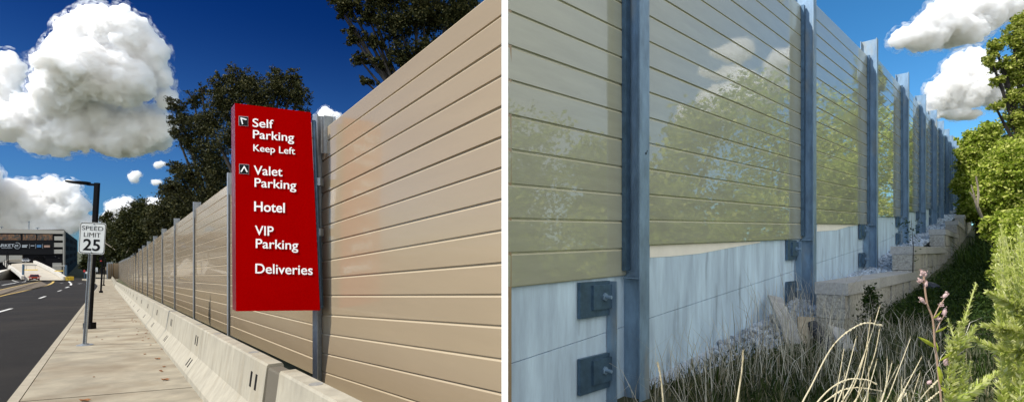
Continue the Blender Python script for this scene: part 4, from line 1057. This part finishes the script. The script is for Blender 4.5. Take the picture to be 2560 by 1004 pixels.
tree('tree', 'sunlit leafy shrub tree at the right edge just above the feathery shrub', gb(2590,11), pb(11, [(2545,600,40,40),(2520,640,30,40),(2560,680,50,50),(2500,690,26,30),(2580,560,50,50)]), 14000, .07, M['leaf_lime'], M['bark'], tg, trunk_r=.06, cl=.24)
# trees beyond the right edge, seen in the glossy panels
labs = ['broad green tree right of the weeds beyond the edge','tall green tree farther right of the weeds','high green tree behind the right edge trees','low green tree nearest the camera on the weedy side','tallest green tree far right of the wall','wide green tree behind the low one on the weedy side','bushy green tree filling the gap beside the broad one','rounded green tree farthest up the weedy slope','spreading green tree between the high one and the tallest one']
for k, (x, y, hgt) in enumerate(((19,9,6.0),(25,14,8.5),(31,22,11),(18,3,6),(38,33,12),(27,5,9),(22,11.5,5.5),(46,44,12),(35,27,9))):
    zb_ = zB(x, y); tree('tree', labs[k],
        Vector((x, y, zb_)), [(Vector((x+random.gauss(0,1.5), y+random.gauss(0,1.5), zb_+hgt*f)), Vector((hgt*.3, hgt*.3, hgt*.2))) for f in (.12,.2,.32,.45,.6,.75,.88)], 9000, .30, M['leaf_lime'], M['bark'], 'trees on the weedy side', trunk_r=.25, cl=.25)

# ================================================================== CLOUDS
def cloudmat(name, mfp, wisp=0.0):
    m = bpy.data.materials.new(name); m.use_nodes = True; nt = m.node_tree; N = nt.nodes; L = nt.links
    N.remove(N['Principled BSDF'])
    v = N.new('ShaderNodeVolumeScatter'); v.inputs['Color'].default_value = (.86,.89,.935,1)
    v.inputs['Density'].default_value = 1/mfp; v.inputs['Anisotropy'].default_value = .2
    if wisp:
        tc = N.new('ShaderNodeTexCoord'); n = N.new('ShaderNodeTexNoise'); n.inputs['Scale'].default_value = 1/wisp; n.inputs['Detail'].default_value = 5; n.inputs['Roughness'].default_value = .6
        L.new(tc.outputs['Object'], n.inputs['Vector'])
        r = N.new('ShaderNodeMapRange'); r.inputs[1].default_value = .50; r.inputs[2].default_value = .74; r.inputs[3].default_value = 0; r.inputs[4].default_value = 1/mfp
        L.new(n.outputs['Fac'], r.inputs[0]); L.new(r.outputs[0], v.inputs['Density'])
    L.new(v.outputs[0], N['Material Output'].inputs['Volume'])
    return m
def cloud(label, Y, circles, vox=4.0, amp=1.0, seed=0.0, squash=.8, mfp=4.5, big=1.0):
    s = Y/F
    bm = bmesh.new(); x0, y0 = circles[0][:2]
    for q in circles:
        x, y, r = q[:3]; ry = q[3] if len(q) > 3 else r
        res = bmesh.ops.create_icosphere(bm, subdivisions=3, radius=1)
        bmesh.ops.transform(bm, matrix=Matrix.Translation(Vector((x-x0, (q[4] if len(q) > 4 else random.uniform(-.3,.3)*r), y0-y))*.02)@Matrix.Diagonal((r*.02, r*squash*.02, ry*.02, 1)), verts=res['verts'])
    me = bpy.data.meshes.new('c'); bm.to_mesh(me); bm.free()
    o = bpy.data.objects.new('c', me); COL.objects.link(o)
    md = o.modifiers.new('r', 'REMESH'); md.mode = 'VOXEL'; md.voxel_size = vox*.02
    dg = bpy.context.evaluated_depsgraph_get(); me2 = bpy.data.meshes.new_from_object(o.evaluated_get(dg))
    bpy.data.objects.remove(o); bpy.data.meshes.remove(me)
    me2.transform(Matrix.Scale(50.0, 4))
    for (L1, A1) in [(a*big, b*big) for a, b in ((60, 13*amp), (28, 7*amp), (14, 6.0*amp), (7, 4.2*amp), (4, 2.2*amp))]:
        n = len(me2.vertices); co = np.empty(n*3, dtype=np.float32); me2.vertices.foreach_get('co', co); nr = np.empty(n*3, dtype=np.float32); me2.vertex_normals.foreach_get('vector', nr)
        co = co.reshape(-1, 3); nr = nr.reshape(-1, 3)
        h = np.array([abs(mnoise.noise(Vector((c[0]/L1+seed, c[1]/L1, c[2]/L1))))*2.4-.5 for c in co.tolist()])
        h = h*.75+.25*np.array([mnoise.noise(Vector((c[0]/L1*.8-seed, c[1]/L1*.8, c[2]/L1*.8)))*2 for c in co.tolist()])
        co = co+nr*(h*A1)[:, None]; me2.vertices.foreach_set('co', co.astype(np.float32).ravel()); me2.update()
    o = bpy.data.objects.new('c', me2); COL.objects.link(o)      # clean closed skin
    md = o.modifiers.new('r', 'REMESH'); md.mode = 'VOXEL'; md.voxel_size = vox*.8
    dg = bpy.context.evaluated_depsgraph_get(); me3 = bpy.data.meshes.new_from_object(o.evaluated_get(dg))
    bpy.data.objects.remove(o); bpy.data.meshes.remove(me2); me2 = me3
    # thin ragged veil around the dense core, in the same mesh
    n = len(me2.vertices); co = np.empty(n*3, dtype=np.float32); me2.vertices.foreach_get('co', co); nr = np.empty(n*3, dtype=np.float32); me2.vertex_normals.foreach_get('vector', nr)
    bm = bmesh.new(); bm.from_mesh(me2); me4 = me2.copy()
    me4.vertices.foreach_set('co', (co+nr*(11.0*amp)).astype(np.float32))
    for p in me4.polygons: p.material_index = 1
    bm.from_mesh(me4); bm.to_mesh(me2); bm.free(); bpy.data.meshes.remove(me4)
    me2.transform(Matrix.Scale(s, 4))
    me2.materials.clear(); me2.materials.append(cloudmat('cloud', mfp*s)); me2.materials.append(cloudmat('cloud_veil', 10*s, 24*s*max(amp, .5))); me2.name = 'cloud'
    pi = np.zeros(len(me2.polygons), dtype=np.int32); pi[len(pi)//2:] = 1; me2.polygons.foreach_set('material_index', pi)
    ob = bpy.data.objects.new('cloud', me2); COL.objects.link(ob)
    ob.location = P(x0, y0, Y)
    return tag(ob, label, 'cloud', 'white clouds in the sky')
cloud('huge white cumulus cloud with a grey underside at the upper left', 2000, [(270,115,80,78,-30),(340,110,68,66,-40),(215,105,52,52,-20),(385,150,42,42,-20),(405,195,26,26,0),(160,130,44,44,0),(140,175,32,40,0),(28,180,30,50,0),(10,225,40,50,0),
 (270,200,95,70,-70),(190,240,70,60,-40),(345,215,70,60,-50),(265,205,40,22,-150),(300,215,26,22,-150),(130,275,42,42,-20),(50,310,55,44,-20),(110,345,42,40,-10),(175,335,50,46,0),(300,310,80,66,60),(355,300,45,50,50),(400,240,24,28,20),(60,270,36,36,0),(10,320,40,36,0),(250,345,50,36,40),(150,375,24,16,0),(240,285,60,55,20),(200,300,50,45,10)], 3.0, .9, 1.3)
cloud('wide bright cumulus cloud low over the parking garage behind the lamp head', 2600, [(45,490,38),(80,480,30),(125,478,32),(165,485,30),(195,515,28),(15,515,30),(95,525,46),(155,540,42),(215,555,18),(30,560,40),(70,570,40),(130,575,42),(180,560,26)], 2.6, .8, 4.1)
cloud('white cloud low behind the trees above the far wall', 3000, [(295,525,28),(325,520,26),(280,545,24),(350,535,30),(385,515,24),(410,520,20)], 2.2, .5, 7.7)
cloud('small round white puff of cloud right of the lamp head', 2400, [(337,442,15),(345,436,10),(330,448,9)], 1.4, .35, 2.2)
cloud('tiny faint puff of cloud left of the dark leaning tree', 2400, [(395,412,10,7),(404,409,8,5)], 1.2, .3, 3.2)
cloud('tiny puff of cloud between the trees and the small round puff', 2400, [(394,457,12,7),(385,453,8,5)], 1.2, .3, 9.2)
cloud('white cloud peeping over the tan wall beside the red sign', 2600, [(815,292,24),(835,298,20),(800,300,18),(850,310,18)], 1.6, .4, 5.5)
cloud('large sunlit cloud at the top right above the weedy side wall', 1800, [(2410,30,65,50),(2340,62,55,44),(2275,95,42,26),(2450,25,70,50),(2510,10,55,44),(2320,90,50,30),(2400,80,60,30),(2550,-20,50,50)], 3.0, .9, 6.1)
cloud('tall white cloud beside the right edge tree', 2200, [(2420,180,45),(2400,215,55),(2360,230,42),(2460,200,50),(2340,255,26),(2440,150,30),(2500,220,50),(2400,250,60,22)], 2.6, .8, 8.4)
cloud('flat small cloud under the tall white cloud by the right edge tree', 2200, [(2350,285,26,12),(2385,283,34,14),(2420,286,30,12),(2330,292,18,10)], 1.6, .45, 2.9)
cloud('white cloud glimpsed behind the branches of the right edge tree', 2600, [(2560,195,34),(2590,190,40),(2545,215,24)], 2.4, .5, 3.9)

cloud('broad white cloud beyond the right edge mirrored in the glossy panels', 900, [(4150,-250,130,70),(4350,-300,150,90),(3950,-330,90,50),(4600,-260,170,80),(4850,-450,120,90),(4500,-560,140,60),(5200,-380,160,90)], 12, 1.0, 5.9, big=2.6, mfp=24)
cloud('long white cloud beyond the left edge mirrored in the far tan panels', 2400, [(-120,440,90,50),(-260,400,130,70),(-420,430,130,70),(-200,520,120,40),(-560,380,120,80),(-360,520,120,46)], 5, .9, 2.6, big=1.5)
cloud('second white cloud beyond the right edge, higher and smaller', 1500, [(3500,-700,220,120),(3800,-760,240,130),(3250,-640,140,70)], 11, .9, 1.9, big=3.4, mfp=18)

# ================================================================== LIGHT, SKY, CAMERA
EL = 49.0
az = Vector((-1, -.3, 0)).normalized()
sv = az*math.cos(R(EL))+Vector((0,0,math.sin(R(EL))))
sl = bpy.data.lights.new('sun', 'SUN'); sl.energy = 3.0; sl.angle = R(.5); sl.color = (1, .95, .86)
so = bpy.data.objects.new('sun', sl); COL.objects.link(so); so.rotation_euler = sv.to_track_quat('Z', 'Y').to_euler()
w = bpy.data.worlds.new('World'); scene.world = w; w.use_nodes = True
N = w.node_tree.nodes; L = w.node_tree.links
sky = N.new('ShaderNodeTexSky'); sky.sky_type = 'NISHITA'; sky.sun_disc = False; sky.sun_elevation = R(EL)
sky.sun_rotation = math.atan2(az.x, az.y) % (2*math.pi); sky.air_density = 1.0; sky.dust_density = .3; sky.ozone_density = 2.0; sky.altitude = 200
tc = N.new('ShaderNodeTexCoord'); sep = N.new('ShaderNodeSeparateXYZ'); L.new(tc.outputs['Generated'], sep.inputs[0])
def rng_(sock, a, b, smooth=True):
    m = N.new('ShaderNodeMapRange'); m.interpolation_type = 'SMOOTHSTEP' if smooth else 'LINEAR'
    m.inputs[1].default_value = a; m.inputs[2].default_value = b; L.new(sock, m.inputs[0]); return m.outputs[0]
def mixc(f, c0, c1):
    m = N.new('ShaderNodeMix'); m.data_type = 'RGBA'; L.new(f, m.inputs[0])
    for k, c in ((6, c0), (7, c1)):
        if isinstance(c, tuple): m.inputs[k].default_value = (*c, 1)
        else: L.new(c, m.inputs[k])
    return m.outputs[2]
# the sky is deep blue to the left of the view and paler to the right
left = mixc(rng_(sep.outputs['Z'], .05, .42), (.066,.155,.28), (.004,.040,.135))
right = mixc(rng_(sep.outputs['Z'], .05, .40), (.24,.46,.60), (.13,.36,.50))
gain = mixc(rng_(sep.outputs['X'], -.30, .35), left, right)
behind = mixc(rng_(sep.outputs['Y'], .15, -.25), gain, (1.0,1.0,1.0))
mul = N.new('ShaderNodeMix'); mul.data_type = 'RGBA'; mul.blend_type = 'MULTIPLY'; mul.inputs[0].default_value = 1
L.new(sky.outputs[0], mul.inputs[6]); L.new(behind, mul.inputs[7])
# added bright lobe in the unseen sky behind right, filling the shaded wall
dt = N.new('ShaderNodeVectorMath'); dt.operation = 'DOT_PRODUCT'; L.new(tc.outputs['Generated'], dt.inputs[0]); dt.inputs[1].default_value = Vector((.62,-.74,.35)).normalized()
fill_lobe = rng_(dt.outputs['Value'], .25, .95)
add = mixc(fill_lobe, mul.outputs[2], (4.6,4.5,4.3))
L.new(add, N['Background'].inputs['Color'])
N['Background'].inputs['Strength'].default_value = .15

cam = bpy.data.cameras.new('camera'); co = bpy.data.objects.new('camera', cam); COL.objects.link(co)
co.location = (0, 0, CZ); co.rotation_euler = (math.pi/2, 0, 0)
cam.sensor_fit = 'HORIZONTAL'; cam.sensor_width = 36; cam.lens = 36*F/2560
cam.shift_y = (YH-502)/2560; cam.clip_start = .05; cam.clip_end = 12000
scene.camera = co
vs_ = scene.view_settings; vs_.view_transform = 'Standard'; vs_.look = 'None'; vs_.gamma = 1; vs_.use_curve_mapping = False; vs_.exposure = .95
scene.cycles.max_bounces = 28; scene.cycles.volume_bounces = 28; scene.cycles.use_denoising = True
